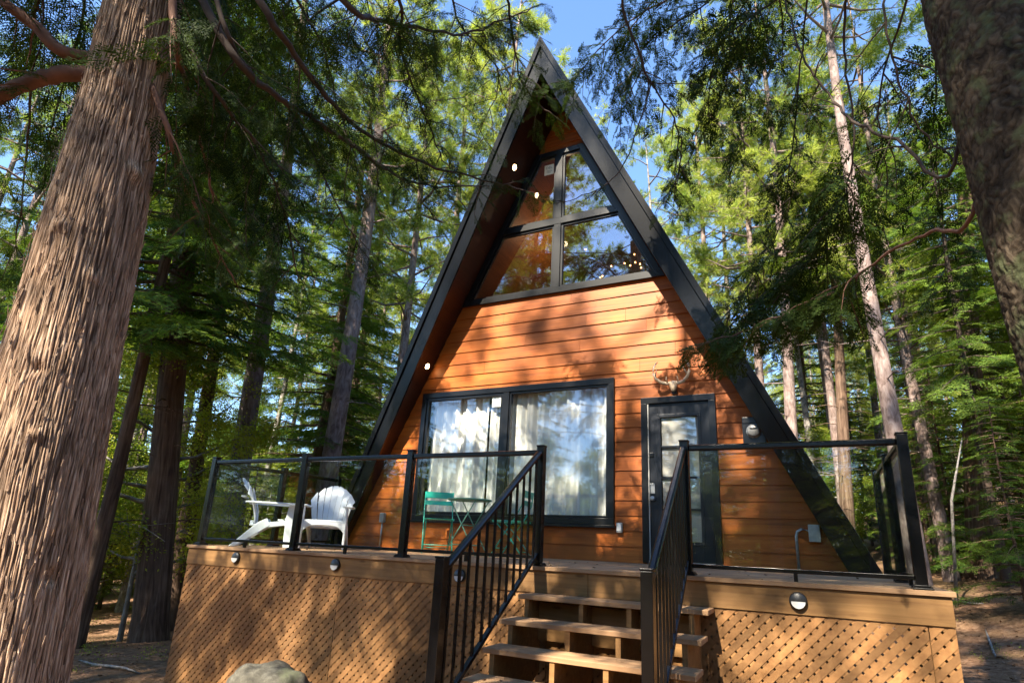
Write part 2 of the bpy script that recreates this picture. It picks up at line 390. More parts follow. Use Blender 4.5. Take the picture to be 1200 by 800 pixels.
# roof slabs, fascias, soffits
YB = 10.5
for sg in (-1, 1):
    X = lambda z, zz: XC+sg*K*(zz-z)
    # slab body (set back behind the fascia)
    e = .034
    inn = [(X(ZBOT, ZB+.04), yr(0)+e, ZBOT), (XC, yr(ZB)+e, ZB+.04)]
    out = [(XC, yr(ZA)+e, ZA-.012), (X(ZBOT, ZA-.012), yr(0)+e, ZBOT)]
    f = inn+out; bk = [(x, YB, z) for x, y, z in f]
    MB().add(f+bk, [(0, 1, 2, 3), (7, 6, 5, 4), (0, 4, 5, 1), (2, 6, 7, 3), (0, 3, 7, 4), (1, 5, 6, 2)]).build('roof_slab', 'dark_metal', cab)
    # standing seams of the metal roof
    sm_ = MB()
    yy = 3.2
    while yy < YB:
        sm_.prism([(X(ZBOT, ZA-.01), yy, ZBOT), (XC, yy, ZA-.01), (XC, yy, ZA+.05), (X(ZBOT, ZA+.05), yy, ZBOT)], (0, .012, 0)); yy += .41
    sm_.build('roof_seams', 'dark_metal', cab)
    # soffit
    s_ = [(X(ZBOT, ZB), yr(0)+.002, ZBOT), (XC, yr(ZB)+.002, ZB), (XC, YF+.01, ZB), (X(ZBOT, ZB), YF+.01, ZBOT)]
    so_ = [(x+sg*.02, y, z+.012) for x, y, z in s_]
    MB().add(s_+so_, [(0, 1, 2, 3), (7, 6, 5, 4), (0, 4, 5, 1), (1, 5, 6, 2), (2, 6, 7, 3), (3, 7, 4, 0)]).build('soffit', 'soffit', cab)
    # inner fascia band
    ZM = ZB+(ZA-ZB)*.70
    z_in = ZB+.012
    MB().prism([(X(ZBOT, ZB-.02), yr(0), ZBOT), (XC, yr(ZB-.02), ZB-.02), (XC, yr(ZM), ZM), (X(ZBOT, ZM), yr(0), ZBOT)], (0, .03, 0)).build('fascia_board', 'dark_metal', cab, bev=.003)
    MB().prism([(X(ZBOT, ZM+.004), yr(0)-.028, ZBOT), (XC, yr(ZM)-.028, ZM+.004), (XC, yr(ZA)-.028, ZA), (X(ZBOT, ZA), yr(0)-.028, ZBOT)], (0, .06, 0)).build('rake_flashing', 'dark_metal', cab, bev=.004)
# soffit lamps on the left slope
for z in (6.05, 2.88):
    x = XC-K*(ZB-z); y = {6.05: 2.10, 2.88: 2.36}[z]
    nrm = Vector((1, 0, -K)).normalized()
    ln = Matrix.Translation(Vector((x, y, z))) @ nrm.to_track_quat('Z', 'Y').to_matrix().to_4x4()
    mb = MB().lathe([(.058, -.004), (.062, .006), (.05, .010), (.046, .004)], n=20); me = mb.mesh('soffit_light', True); me.transform(ln); r = link('soffit_light', me, 'bronze', cab)
    me = MB().lathe([(.045, .0045), (.043, .009)], n=20).mesh('lens', True); me.transform(ln); link('lens', me, 'lamp_glow', r)
# back and interior
MB().prism([(XC-hw(ZBOT)-.02, YB-.3, ZBOT), (XC+hw(ZBOT)+.02, YB-.3, ZBOT), (XC, YB-.3, ZB)], (0, .1, 0)).build('back_wall', 'siding', cab)
MB().box((XC-3.4, YF+.03, -.05), (XC+3.4, YB-.31, .002)).build('interior_floor', 'interior', cab)
MB().box((XC-1.95, YF+.9, 3.30), (XC+1.95, YB-.31, 3.42)).build('loft_floor', 'interior', cab)
MB().prism([(XC-hw(.01)+.01, YF+3.2, .01), (XC+hw(.01)-.01, YF+3.2, .01), (XC, YF+3.2, ZB-.03)], (0, .08, 0)).build('interior_wall', 'interior', cab)
MB().box((XC-3.3, YF+.6, -1.6), (XC+3.5, YB-.5, -.06)).build('foundation', 'interior', cab)

# picture window
def rect_frame(mb, x0, x1, z0, z1, t, y0, y1):
    mb.box((x0, y0, z0), (x1, y1, z0+t)); mb.box((x0, y0, z1-t), (x1, y1, z1))
    mb.box((x0, y0, z0+t), (x0+t, y1, z1-t)); mb.box((x1-t, y0, z0+t), (x1, y1, z1-t))
win = MB(); rect_frame(win, XW0, XW1, ZW0, ZW1, .085, YF-.055, YF+.05)
xm = 2.34
win.box((xm-.05, YF-.05, ZW0+.085), (xm+.05, YF+.045, ZW1-.085))
wf = win.build('picture_window', 'frame', cab, bev=.004)
sash = MB(); rect_frame(sash, XW0+.088, xm-.052, ZW0+.088, ZW1-.088, .045, YF-.035, YF+.03); rect_frame(sash, xm+.052, XW1-.088, ZW0+.088, ZW1-.088, .03, YF-.03, YF+.03)
sash.build('sash', 'frame', wf, bev=.003)
for a, b, q in ((XW0+.13, xm-.095, .045), (xm+.08, XW1-.116, .03)):
    MB().box((a, YF-.004, ZW0+.13 if q > .04 else ZW0+.116), (b, YF+.004, ZW1-.13 if q > .04 else ZW1-.116)).build('pane', 'window_glass', wf)
MB().box((XW0-.02, YF-.085, ZW0-.035), (XW1+.02, YF+.02, ZW0-.002)).build('sill', 'frame', wf, bev=.003)
st = MB().box((2.08, YF-.0085, 2.16), (2.23, YF-.0062, 2.325)).build('sticker', 'paper', wf, label='small square white sticker with dark letters')
text_mesh('DEL', .062, (2.163, YF-.0092, 2.272), PI/2, 'lettering', 'ink', wf, .0004)
l_ = MB()
for i, ww in enumerate((.09, .07, .11)): l_.box((2.155-ww/2, YF-.0096, 2.225-.018*i), (2.155+ww/2, YF-.0086, 2.231-.018*i))
l_.build('fine_print', 'ink', wf)
# upper trapezoid window
uf = MB()
def jamb(sg, a, b, y0, y1, z0, z1):
    Xi = lambda z, o: XC+sg*(hw(z)-o)
    uf.prism([(Xi(z0, a), y0, z0), (Xi(z0, b), y0, z0), (Xi(z1, b), y0, z1), (Xi(z1, a), y0, z1)], (0, y1-y0, 0))
for sg in (-1, 1): jamb(sg, .012, .115, YF-.06, YF+.05, ZU0, ZU2)
for z0, z1 in ((ZU0, ZU0+.09), (ZU2-.09, ZU2), (ZU1-.055, ZU1+.055)):
    uf.prism([(XC-hw(z0)+.115, YF-.056, z0), (XC+hw(z0)-.115, YF-.056, z0), (XC+hw(z1)-.115, YF-.056, z1), (XC-hw(z1)+.115, YF-.056, z1)], (0, .1, 0))
uf.box((XC-.06, YF-.053, ZU0+.09), (XC+.06, YF+.045, ZU1-.055)); uf.box((XC-.06, YF-.053, ZU1+.055), (XC+.06, YF+.045, ZU2-.09))
uw = uf.build('gable_window', 'frame', cab, bev=.004)
us = MB()
for sg in (-1, 1):
    for z0, z1 in ((ZU0+.09, ZU1-.055), (ZU1+.055, ZU2-.09)):
        zi0, zi1 = z0+.035, z1-.035
        xi = lambda z, o: XC+sg*(hw(z)-.115-o)
        # slim sash inside each light
        us.box(*[(min(XC+sg*.06, XC+sg*.095), YF-.03, z0), (max(XC+sg*.06, XC+sg*.095), YF+.02, z1)])
        us.prism([(xi(z0, 0), YF-.03, z0), (xi(z0, .035), YF-.03, z0), (xi(z1, .035), YF-.03, z1), (xi(z1, 0), YF-.03, z1)], (0, .05, 0))
        us.prism([(XC+sg*.095, YF-.028, z0), (xi(z0, .035), YF-.028, z0), (xi(zi0, .035), YF-.028, zi0), (XC+sg*.095, YF-.028, zi0)], (0, .046, 0))
        us.prism([(XC+sg*.095, YF-.028, zi1), (xi(zi1, .035), YF-.028, zi1), (xi(z1, .035), YF-.028, z1), (XC+sg*.095, YF-.028, z1)], (0, .046, 0))
        MB().prism([(XC+sg*.095, YF-.004, zi0), (xi(zi0, .036), YF-.004, zi0), (xi(zi1, .036), YF-.004, zi1), (XC+sg*.095, YF-.004, zi1)], (0, .008, 0)).build('pane', 'gable_glass', uw)
us.build('sash', 'frame', uw, bev=.002)
MB().box((XC-.285, YF-.0085, 6.07), (XC-.115, YF-.0062, 6.26)).build('sticker', 'paper', uw, label='small white sticker in the top corner pane')
text_mesh('DEL', .066, (XC-.2, YF-.0092, 6.2), PI/2, 'lettering', 'ink', uw, .0004)
l_ = MB()
for i, ww in enumerate((.09, .11, .07)): l_.box((XC-.2-ww/2, YF-.0096, 6.145-.02*i), (XC-.2+ww/2, YF-.0086, 6.151-.02*i))
l_.build('fine_print', 'ink', uw)
# door
df = MB(); t = .085
df.box((XD0, YF-.055, .012), (XD0+t, YF+.05, ZD-t)); df.box((XD1-t, YF-.055, .012), (XD1, YF+.05, ZD-t)); df.box((XD0, YF-.055, ZD-t), (XD1, YF+.05, ZD))
dfr = df.build('door_frame', 'frame', cab, bev=.004)
MB().box((XD0+t+.003, YF-.045, .03), (XD0+t+.015, YF-.02, ZD-t-.003)).build('weather_strip', 'white_paint', dfr)
MB().box((XD0+t, YF-.07, .012), (XD1-t, YF+.05, .04)).build('threshold', 'galv', dfr)
a, b = XD0+t+.017, XD1-t-.003; g0, g1 = 4.665, 5.155; gz0, gz1 = .27, 1.86
dl = MB(); dl.box((a, YF-.015, .045), (g0, YF+.03, ZD-t-.003)); dl.box((g1, YF-.015, .045), (b, YF+.03, ZD-t-.003))
dl.box((g0, YF-.015, .045), (g1, YF+.03, gz0)); dl.box((g0, YF-.015, gz1), (g1, YF+.03, ZD-t-.003))
door = dl.build('door', 'door', cab, bev=.002)
tr = MB(); rect_frame(tr, g0-.035, g1+.035, gz0-.035, gz1+.035, .04, YF-.028, YF-.0155); tr.build('glazing_trim', 'door', door, bev=.003)
for i in range(1, 4):
    z = gz0+(gz1-gz0)*i/4; MB().box((g0, YF-.014, z-.013), (g1, YF+.008, z+.013)).build('muntin', 'door', door)
MB().box((g0, YF-.002, gz0), (g1, YF+.005, gz1)).build('pane', 'window_glass', door)
MB().box((5.0, YF-.0055, 1.50), (5.1, YF-.0035, 1.56)).build('sticker', 'paper', door)
MB().box((4.525, YF-.04, .86), (4.585, YF-.0155, .99)).build('keypad_lock', 'galv', door, bev=.006)
hd = MB(); hd.lathe([(.026, -.05), (.03, -.016)], (4.555, YF, .80), 16, 'y'); hd.lathe([(.012, -.075), (.03, -.072), (.03, -.055), (.012, -.05)], (4.555, YF, .80), 16, 'y')
hd.build('door_knob', 'galv', door, True)
MB().box((4.515, YF-.03, 1.33), (4.575, YF-.0155, 1.39)).build('deadbolt', 'frame', door, bev=.006)
MB().box((g0+.012, YF+.018, gz0+.012), (g1-.012, YF+.022, gz1-.012)).build('blind', 'blind_cloth', door)
# electric meter
em = MB(); em.box((5.70, YF-.13, 1.44), (5.96, YF-.021, 1.78)); em.box((5.705, YF-.14, 1.7), (5.955, YF-.131, 1.775)); emo = em.build('electric_meter', 'frame', cab, bev=.005)
MB().lathe([(.078, -.13), (.078, -.155), (.072, -.185), (.055, -.198)], (5.83, YF, 1.60), 28, 'y').build('dial', 'grey_plastic', emo, True)
MB().lathe([(.086, -.128), (.088, -.142), (.079, -.147)], (5.83, YF, 1.60), 28, 'y').build('rim', 'galv', emo, True)
MB().box((5.79, YF-.202, 1.615), (5.87, YF-.1985, 1.63)).build('display', 'frame', emo)
# wall box by the door, outlet with conduit, disconnect with conduit
lb = MB().box((4.075, YF-.07, .36), (4.155, YF-.021, .49)).build('outlet_box', 'grey_plastic', cab, bev=.012)
MB().box((4.087, YF-.075, .385), (4.143, YF-.0705, .475)).build('cover', 'lamp_white', lb, bev=.008)
ob = MB().box((.185, YF-.08, .40), (.275, YF-.021, .55)).build('outlet_box', 'grey_plastic', cab, bev=.012)
MB().tube([(.23, YF-.045, .405), (.23, YF-.045, .02)], .012, 10).build('conduit', 'galv', ob, True)
eb = MB().box((6.33, YF-.10, .33), (6.45, YF-.021, .52)).build('disconnect_box', 'galv', cab, bev=.006)
MB().tube([(6.34, YF-.05, .45), (6.26, YF-.05, .47), (6.215, YF-.05, .44), (6.20, YF-.05, .38), (6.20, YF-.05, .02)], .016, 10).build('conduit', 'galv', eb, True)

# wood lined ceiling of the loft and the pendant lamp seen through the left panes
for sg in (-1, 1):
    X = lambda z, zz: XC+sg*K*(zz-z)
    c4 = [(X(3.45, ZB-.02), YF+.06, 3.45), (XC, YF+.06, ZB-.02), (XC, YF+3.19, ZB-.02), (X(3.45, ZB-.02), YF+3.19, 3.45)]
    c8 = c4+[(x+sg*.012, y, z+.006) for x, y, z in c4]
    MB().add(c8, [(0, 1, 2, 3), (7, 6, 5, 4), (0, 4, 5, 1), (1, 5, 6, 2), (2, 6, 7, 3), (3, 7, 4, 0)]).build('loft_ceiling', 'ceiling_wood', cab)
pl_ = empty('pendant_lamp', (XC-.42, YF+1.1, 5.6), 'small lit pendant bulb hanging in the loft behind the upper left pane', 'lamp')
MB().tube([(XC-.42, YF+1.1, 5.66), (XC-.42, YF+1.1, 6.42)], .004, 6).build('cord', 'twig', pl_)
MB().lathe([(.004, 5.68), (.02, 5.67), (.024, 5.63), (.01, 5.625)], (XC-.42, YF+1.1, 0), 12).build('socket', 'bronze', pl_)
MB().lathe([(.01, 5.624), (.03, 5.60), (.034, 5.57), (.02, 5.545), (.004, 5.54)], (XC-.42, YF+1.1, 0), 14).build('bulb', 'lamp_glow', pl_, True)
lp = bpy.data.lights.new('loft_lamp', 'POINT'); lp.energy = 6; lp.color = (1, .68, .38); lp.shadow_soft_size = .05
lo = bpy.data.objects.new('loft_lamp', lp); COL.objects.link(lo); lo.location = (XC-.36, YF+1.1, 5.40)

# curtains
def curtain(x0, x1, label, ph):
    mb = MB(); nx, nz = 220, 12; vs = []
    for j in range(nz+1):
        z = ZW0+.10+(ZW1-ZW0-.16)*j/nz
        for i in range(nx+1):
            x = x0+(x1-x0)*i/nx
            y = YF+.13+.030*math.sin(x*31+ph+.6*math.sin(x*5))+.016*math.sin(x*67+1.3*ph)+.006*math.sin(z*3+x*9)
            vs.append((x, y, z))
    mb.add(vs, [(j*(nx+1)+i, j*(nx+1)+i+1, (j+1)*(nx+1)+i+1, (j+1)*(nx+1)+i) for j in range(nz) for i in range(nx)])
    me = mb.mesh('curtain', True, False)
    o = link('curtain', me, 'curtain'); tag(o, label, 'curtain', 'curtains in the picture window')
    mbr = MB().box((x0, YF+.1, ZW1-.06), (x1, YF+.22, ZW1-.045)).build('curtain_rail', 'interior', o)
curtain(.90, 1.97, 'white sheer curtain behind the left pane, left of the window sticker', 0)
curtain(1.99, 2.42, 'narrow gathered sheer curtain just behind the window mullion and sticker', 1.7)
curtain(2.44, 3.99, 'wide white sheer curtain behind the right pane of the picture window', 3)
# fairy lights in the loft
fl = empty('string_lights', (XC+.6, YF+.55, 4.1), 'string of small warm fairy lights behind the lower right gable pane', 'string lights')
rnd = random.Random(5); wp = []
for i in range(17):
    q = i/16; x = XC+.35+1.05*q; z = 4.12+.28*abs(math.sin(i*1.3))*(.4+.6*q)+(.35*q if i % 3 == 0 else 0)
    x = min(x, XC+hw(z)-.25); wp.append(Vector((x, YF+.45+.1*math.sin(i), z)))
MB().tube(wp, .003, 4).build('wire', 'twig', fl)
for i, p_ in enumerate(wp):
    MB().lathe([(.003, -.012), (.011, -.006), (.012, .004), (.004, .012)], tuple(p_), 8).build('bulb', 'bulb', fl, True)
MB().lathe([(.003, -.012), (.014, -.006), (.015, .004), (.004, .012)], (XC+.28, YF+.5, 4.85), 8).build('bulb', 'bulb', fl, True)

# antlers
an = empty('mounted_antlers', (4.865, YF-.02, 2.22), 'pair of pale antlers on a small skull plate above the front door', 'antlers')
sk = MB(); sk.lathe([(.012, -.10), (.03, -.085), (.042, -.05), (.05, -.02), (.045, .02), (.03, .045)], (4.865, YF-.075, 2.28), 14)
me = sk.mesh('skull', True); link('skull_plate', me, 'bone', an)
MB().prism([(4.835, YF-.023, 2.16), (4.895, YF-.023, 2.16), (4.905, YF-.023, 2.25), (4.825, YF-.023, 2.25)], (0, -.02, 0)).build('mounting_block', 'door', an)
for sg in (-1, 1):
    P = lambda dx, dy, dz: (4.865+sg*dx, YF-.08-dy, 2.30+dz)
    mb = MB()
    mb.tube([P(.025, 0, 0), P(.08, .02, -.01), (P(.15, .06, 0)), P(.205, .10, .045), P(.235, .12, .11), P(.235, .12, .18), P(.205, .10, .25), P(.18, .08, .28)], [.025, .023, .022, .021, .018, .015, .011, .004], 10)
    mb.tube([P(.07, .02, -.01), P(.075, .07, .03), P(.07, .09, .07)], [.011, .008, .003], 8)
    mb.tube([P(.21, .10, .06), P(.19, .16, .11), P(.17, .18, .16)], [.011, .008, .003], 8)
    mb.tube([P(.03, 0, 0), P(.034, .005, .003)], [.026, .024], 10)
    mb.build('antler', 'bone', an, True)

# ------------------------------------------------------------------ deck
X0, X1 = -.72, 7.20
dk = empty('deck', (3.2, 1.2, -1.4), 'raised wooden deck with brown lattice skirt in front of the cabin', 'deck')
db = MB(); yb = -.022; i = 0
rnd = random.Random(9)
while yb < 2.49:
    ye = min(yb+.138, 2.50)
    if i == 0: db.box((X0-.025, yb, -.034), (X1+.025, ye, 0))
    else:
        j = rnd.uniform(1.5, 5.5)
        dz = rnd.uniform(-.0015, .0005)
        db.box((X0-.02, yb, -.034), (j-.002, ye, dz)); db.box((j+.002, yb, -.034), (X1+.02, ye, dz-.0006))
    yb = ye+.006; i += 1
db.build('deck_surface', 'deck', dk, bev=.003)
rb = MB(); rb.box((X0, 0, -.225), (4.60, .038, -.035)); rb.box((4.603, 0, -.225), (X1, .038, -.035))
rb.build('rim_board', 'rim', dk, bev=.003)
for xa in (X0, X1-.038): MB().box((xa, .0385, -.225), (xa+.038, 2.5, -.035)).build('side_rim_board', 'rim', dk, bev=.003)
jo = MB()
xx = X0+.4
while xx < X1-.1: jo.box((xx, .04, -.215), (xx+.038, 2.48, -.036)); xx += .406
jo.build('joists', 'rim', dk)
for xx in (X0+.1, 1.75, 3.9, 5.75, X1-.2): MB().box((xx, .10, -2.3), (xx+.09, .19, -.226)).build('support_post', 'rim', dk)
def clip(poly, rect):
    x0, z0, x1, z1 = rect
    def cl(P, inside, inter):
        out = []
        for i in range(len(P)):
            a, b = P[i-1], P[i]; ia, ib = inside(a), inside(b)
            if ib:
                if not ia: out.append(inter(a, b))
                out.append(b)
            elif ia: out.append(inter(a, b))
        return out
    def ix(v): return lambda a, b: (v, a[1]+(b[1]-a[1])*(v-a[0])/(b[0]-a[0]))
    def iz(v): return lambda a, b: (a[0]+(b[0]-a[0])*(v-a[1])/(b[1]-a[1]), v)
    for ins, it in ((lambda p: p[0] >= x0, ix(x0)), (lambda p: p[0] <= x1, ix(x1)), (lambda p: p[1] >= z0, iz(z0)), (lambda p: p[1] <= z1, iz(z1))):
        if not poly: return poly
        poly = cl(poly, ins, it)
    return poly
def lattice(mb, u0, u1, z0, z1, place, pitch=.062, sw=.0455):
    L = (z1-z0)+(u1-u0); d = pitch*math.sqrt(2); h = sw/math.sqrt(2)*1.0
    k = u0-(z1-z0)-.2
    while k < u1+.2:
        for layer, sgn in ((0, 1), (1, -1)):
            zz0, zz1 = z0-.3, z1+.3
            if sgn == 1: P = [(k-h-.3, zz0), (k+h-.3, zz0), (k+h-.3+(zz1-zz0), zz1), (k-h-.3+(zz1-zz0), zz1)]
            else:
                q = k
                P = [(q-h-.3+(zz1-zz0), zz0), (q+h-.3+(zz1-zz0), zz0), (q+h-.3, zz1), (q-h-.3, zz1)]
            P = clip(P, (u0, z0, u1, z1))
            if len(P) >= 3: place(mb, P, layer)
        k += d
def front_place(mb, P, layer):
    y = .012+layer*.0042
    mb.prism([(a, y, b) for a, b in P], (0, .004, 0))
for a, b in ((X0+.004, 1.80), (1.806, 4.22), (4.226, 7.04), (7.046, X1-.004)):
    mb = MB(); lattice(mb, a, b, -2.05, -.228, front_place)
    mb.build('lattice_panel', 'lattice', dk)
for xs, nm in ((X0+.012, -1), (X1-.036, 1)):
    mb = MB()
    lattice(mb, .06, 2.5, -2.05, -.228, lambda mb, P, l: mb.prism([(xs+l*.0125, a, b) for a, b in P], (.012, 0, 0)))
    mb.build('side_lattice', 'lattice', dk)
dkl = MB()
for x, z in ((.18, -.115), (1.74, -.115), (3.31, -.13), (6.25, -.13)):
    hs = MB().lathe([(.062, -.0005), (.062, -.022), (.054, -.032), (.0, -.034)][:3], (x, 0, z), 28, 'y').build('deck_light', 'bronze', dk, True)
    # lower half is the frosted lens
    n = 20; vs = [(x+.048*math.cos(PI+PI*k/n), -.0365, z-.004+.048*math.sin(PI+PI*k/n)) for k in range(n+1)]
    MB().prism(vs, (0, .006, 0)).build('lens', 'lamp_white', hs)

# stairs
st_ = empty('deck_stairs', (4.85, -.9, -1.45), 'open wooden stairs with plank treads leading up to the deck', 'stairs')
TX0, TX1 = 4.06, 5.64; RISE, RUN = .172, .28
T = [(-.225-RISE*i, -.27-RUN*i) for i in range(7)]
for i, (z, y) in enumerate(T):
    j = random.Random(i).uniform(-.012, .012)
    mb = MB(); mb.box((TX0+j, y, z-.036), (TX1+j*.5, y+.132, z)); mb.box((TX0+j, y+.137, z-.036), (TX1+j*.5, y+.268, z-.001))
    mb.build('tread', 'tread', st_, bev=.004)
for x in (4.13, 4.62, 5.02, 5.50):
    mb = MB(); pts = [(-.04, T[0][0]-.037)]
    y_ = .0
    poly = [(x, -.002, -.235), (x, -.002, -.262)]
    # saw-tooth top edge following the treads
    poly = [(x, -.003, -.24)]
    poly = []
    poly.append((x, -.003, T[0][0]-.037))
    for i, (z, y) in enumerate(T):
        poly.append((x, y+.012, z-.037))
        if i < len(T)-1: poly.append((x, y+.012, T[i+1][0]-.037))
    zl, yl = T[-1]
    poly += [(x, yl+.012, -1.75), (x, yl+.24, -1.75), (x, -.003, T[0][0]-.62)]
    mb.prism(poly, (.038, 0, 0)); mb.build('stringer', 'rim', st_)
MB().box((TX0+.1, -.0385, -.60), (TX1-.1, -.0045, -.30)).build('hanger_board', 'rim', st_)

# ------------------------------------------------------------------ railings
PW = .073
def post(par, x, y, z0, z1, plate=True, name='post'):
    mb = MB().box((x-PW/2, y-PW/2, z0), (x+PW/2, y+PW/2, z1-.012))
    o = mb.build(name, 'black_metal', par, bev=.004)
    MB().box((x-PW/2-.004, y-PW/2-.004, z1-.0115), (x+PW/2+.004, y+PW/2+.004, z1+.004)).build('cap', 'black_metal', o, bev=.004)
    if plate:
        pm = MB(); pm.box((x-.062, y-.062, z0), (x+.062, y+.062, z0+.012)); pm.box((x-.05, y-.05, z0+.0125), (x+.05, y+.05, z0+.03))
        pm.build('base_plate', 'black_metal', o, bev=.003)
        bo = MB()
        for a in (-1, 1):
            for b in (-1, 1): bo.lathe([(.007, z0+.0125), (.007, z0+.019), (.003, z0+.021)], (x+a*.052, y+b*.052, 0), 8)
        bo.build('bolt', 'black_metal', o)
    return o
HP = 1.10
def span(par, p, q, foot=True):
    p, q = Vector(p), Vector(q); d = (q-p).normalized(); a, b = p+d*PW/2, q-d*PW/2
    MB().beam(a+Vector((0, 0, 1.035)), b+Vector((0, 0, 1.035)), .052, .05).build('top_rail', 'black_metal', par, bev=.012)
    MB().beam(a+Vector((0, 0, .075)), b+Vector((0, 0, .075)), .035, .032).build('bottom_rail', 'black_metal', par, bev=.004)
    gk = MB().beam(a+Vector((0, 0, .55))+d*.004, b+Vector((0, 0, .55))-d*.004, .006, .91).build('glass_panel', 'rail_glass', par)
    if foot:
        m = (a+b)/2
        MB().beam(m+Vector((0, 0, .0005)), m+Vector((0, 0, .0585)), .028, .028).build('support_foot', 'black_metal', par)
P1, P2, P3, P4, P5, P6 = -.599, 1.008, 2.552, 4.091, 5.445, 7.045
yp = .06
rl = empty('glass_railing', (1.75, yp, 0), 'black framed glass railing left of the stairs, in front of the white chairs', 'railing')
for x in (P1, P2, P3, P4): post(rl, x, yp, 0.001, HP)
for a, b in ((P1, P2), (P2, P3), (P3, P4)): span(rl, (a, yp, 0), (b, yp, 0))
for y in (1.17, 2.28): post(rl, P1, y, .001, HP)
span(rl, (P1, yp, 0), (P1, 1.17, 0)); span(rl, (P1, 1.17, 0), (P1, 2.28, 0))
rr = empty('glass_railing', (6.2, yp, 0), 'black framed glass railing right of the stairs, in front of the door', 'railing')
for x in (P5, P6): post(rr, x, yp, .001, HP)
span(rr, (P5, yp, 0), (P6, yp, 0))
for y in (1.17, 2.28): post(rr, P6, y, .001, HP)
span(rr, (P6, yp, 0), (P6, 1.17, 0)); span(rr, (P6, 1.17, 0), (P6, 2.28, 0))
def stair_rail(x, xb, yb_, label, zt, ztop):
    e = empty('stair_railing', (x, -.7, -.6), label, 'railing', 'stair railings')
    pb = post(e, xb, yb_, -1.42, ztop, False)
    A = Vector((x, yp-PW/2, 1.03)); B = Vector((xb, yb_+PW/2, ztop-.075))
    MB().beam(A, B, .055, .05).build('handrail', 'black_metal', e, bev=.016)
    off = -.93
    A2, B2 = A+Vector((0, 0, off)), B+Vector((0, 0, off))
    MB().beam(A2, B2, .034, .034).build('bottom_rail', 'black_metal', e, bev=.004)
    nb = 12
    for i in range(nb):
        t = (i+.6)/(nb+.2); p = A.lerp(B, t); q = A2.lerp(B2, t)
        MB().beam(q+Vector((0, 0, .015)), p-Vector((0, 0, .02)), .0185, .0185).build('baluster', 'black_metal', e)
    MB().beam(B2+Vector((0, .3, .19)), Vector((B2.x, B2.y+.3, -1.1)), .02, .02) 
stair_rail(P4, 4.075, -1.46, 'black stair handrail with thin balusters on the left side of the steps', 1, .085)
stair_rail(P5, 5.50, -1.43, 'black stair handrail with thin balusters on the right side of the steps', 1, .085)

# ------------------------------------------------------------------ furniture
def adirondack(label, loc, rz):
    e = empty('adirondack_chair', (0, 0, 0), label, 'chair', 'white adirondack chairs on the deck')
    L = dict(local=True, bev=.008, smooth=False)
    B = MB()
    n = 7
    for i in range(n):
        c = (i-(n-1)/2)/((n-1)/2)
        xb0, xt0 = c*.185, c*.262; wb, wt = .0295, .0425
        ln_ = .62-.17*c*c; P0 = Vector((0, .16, .29)); dr = Vector((0, .36, .93)).normalized()
        # bowed slat
        steps = 8; fr = []
        for s in range(steps+1):
            t = (s/steps if s < steps-1 else (.965 if s == steps-1 else 1)); x = xb0+(xt0-xb0)*t; wd = wb+(wt-wb)*t
            if s == steps: wd *= .8
            pc = P0+dr*(ln_*t)+Vector((0, -.035*math.sin(t*PI)+.06*(c*c-.3)*(-1)*t, 0)); fr.append((pc, x, wd))
        vs = []; fs = []
        x_top = lambda pc, fr: pc is fr[-1][0] or pc is fr[-2][0]
        for pc, x, wd in fr:
            for sx, sy in ((-1, 0), (1, 0), (1, .014), (-1, .014)): vs.append((x+sx*wd, pc.y+sy, pc.z-(sx*.052*c+.004 if x_top(pc, fr) else 0)))
        for s in range(steps):
            for k in range(4): fs.append((s*4+k, s*4+(k+1) % 4, (s+1)*4+(k+1) % 4, (s+1)*4+k))
        fs += [(3, 2, 1, 0), tuple(steps*4+k for k in range(4))]
        B.add(vs, fs)
    B.beam((-.24, .345, .62), (.24, .345, .62), .05, .02); B.beam((-.21, .20, .30), (.21, .20, .30), .04, .05)
    B.build('backrest', 'white_plastic', e, **L)
    S = MB()
    for i in range(6):
        y = -.26+i*.082; z = .37-.018*i-(.02 if i in (2, 3) else 0); S.box((-.245, y, z-.02), (.245, y+.072, z))
    S.box((-.255, -.285, .315), (.255, -.262, .365)); S.build('seat', 'white_plastic', e, **L)
    # arched apron between front legs
    A = MB(); m = 14; top = [(-.27+.54*k/m, -.287, .335) for k in range(m+1)]; bot = [(-.27+.54*k/m, -.287, .335-.035-.10*abs(2*k/m-1)**4) for k in range(m+1)]
    A.prism(top+bot[::-1], (0, .02, 0)); A.build('apron', 'white_plastic', e, **L)
    for s in (-1, 1):
        MB().prism([(s*.265, -.30, 0), (s*.265, -.215, 0), (s*.262, -.20, .34), (s*.262, -.22, .53), (s*.262, -.31, .53), (s*.262, -.31, .34)], (s*.028, 0, 0)).build('leg', 'white_plastic', e, **L)
        R2 = MB().prism([(s*.235, .02, .36), (s*.235, .13, .30), (s*.235, .42, 0), (s*.235, .35, 0), (s*.235, -.03, .27)], (s*.028, 0, 0)); R2.build('leg', 'white_plastic', e, **L)
        SR = MB().prism([(s*.247, -.28, .35), (s*.247, .18, .28), (s*.247, .15, .22), (s*.247, -.28, .29)], (s*.012, 0, 0)); SR.build('seat_rail', 'white_plastic', e, **L)
        ar = [(s*.225, -.34), (s*.345, -.34), (s*.355, -.28), (s*.335, .10), (s*.30, .30), (s*.25, .31), (s*.255, .1), (s*.235, -.2)]
        MB().prism([(x, y, .535+.01*(y+.3)) for x, y in ar], (0, 0, .024)).build('armrest', 'white_plastic', e, **L)
    e.location = loc; e.rotation_euler = (0, 0, rz); return e
adirondack('white plastic adirondack chair turned toward the viewer, nearer the cabin wall', (.42, 1.12, .001), R_(36))
adirondack('white plastic adirondack chair seen side on in the left corner of the deck', (-.14, .66, .001), R_(136))

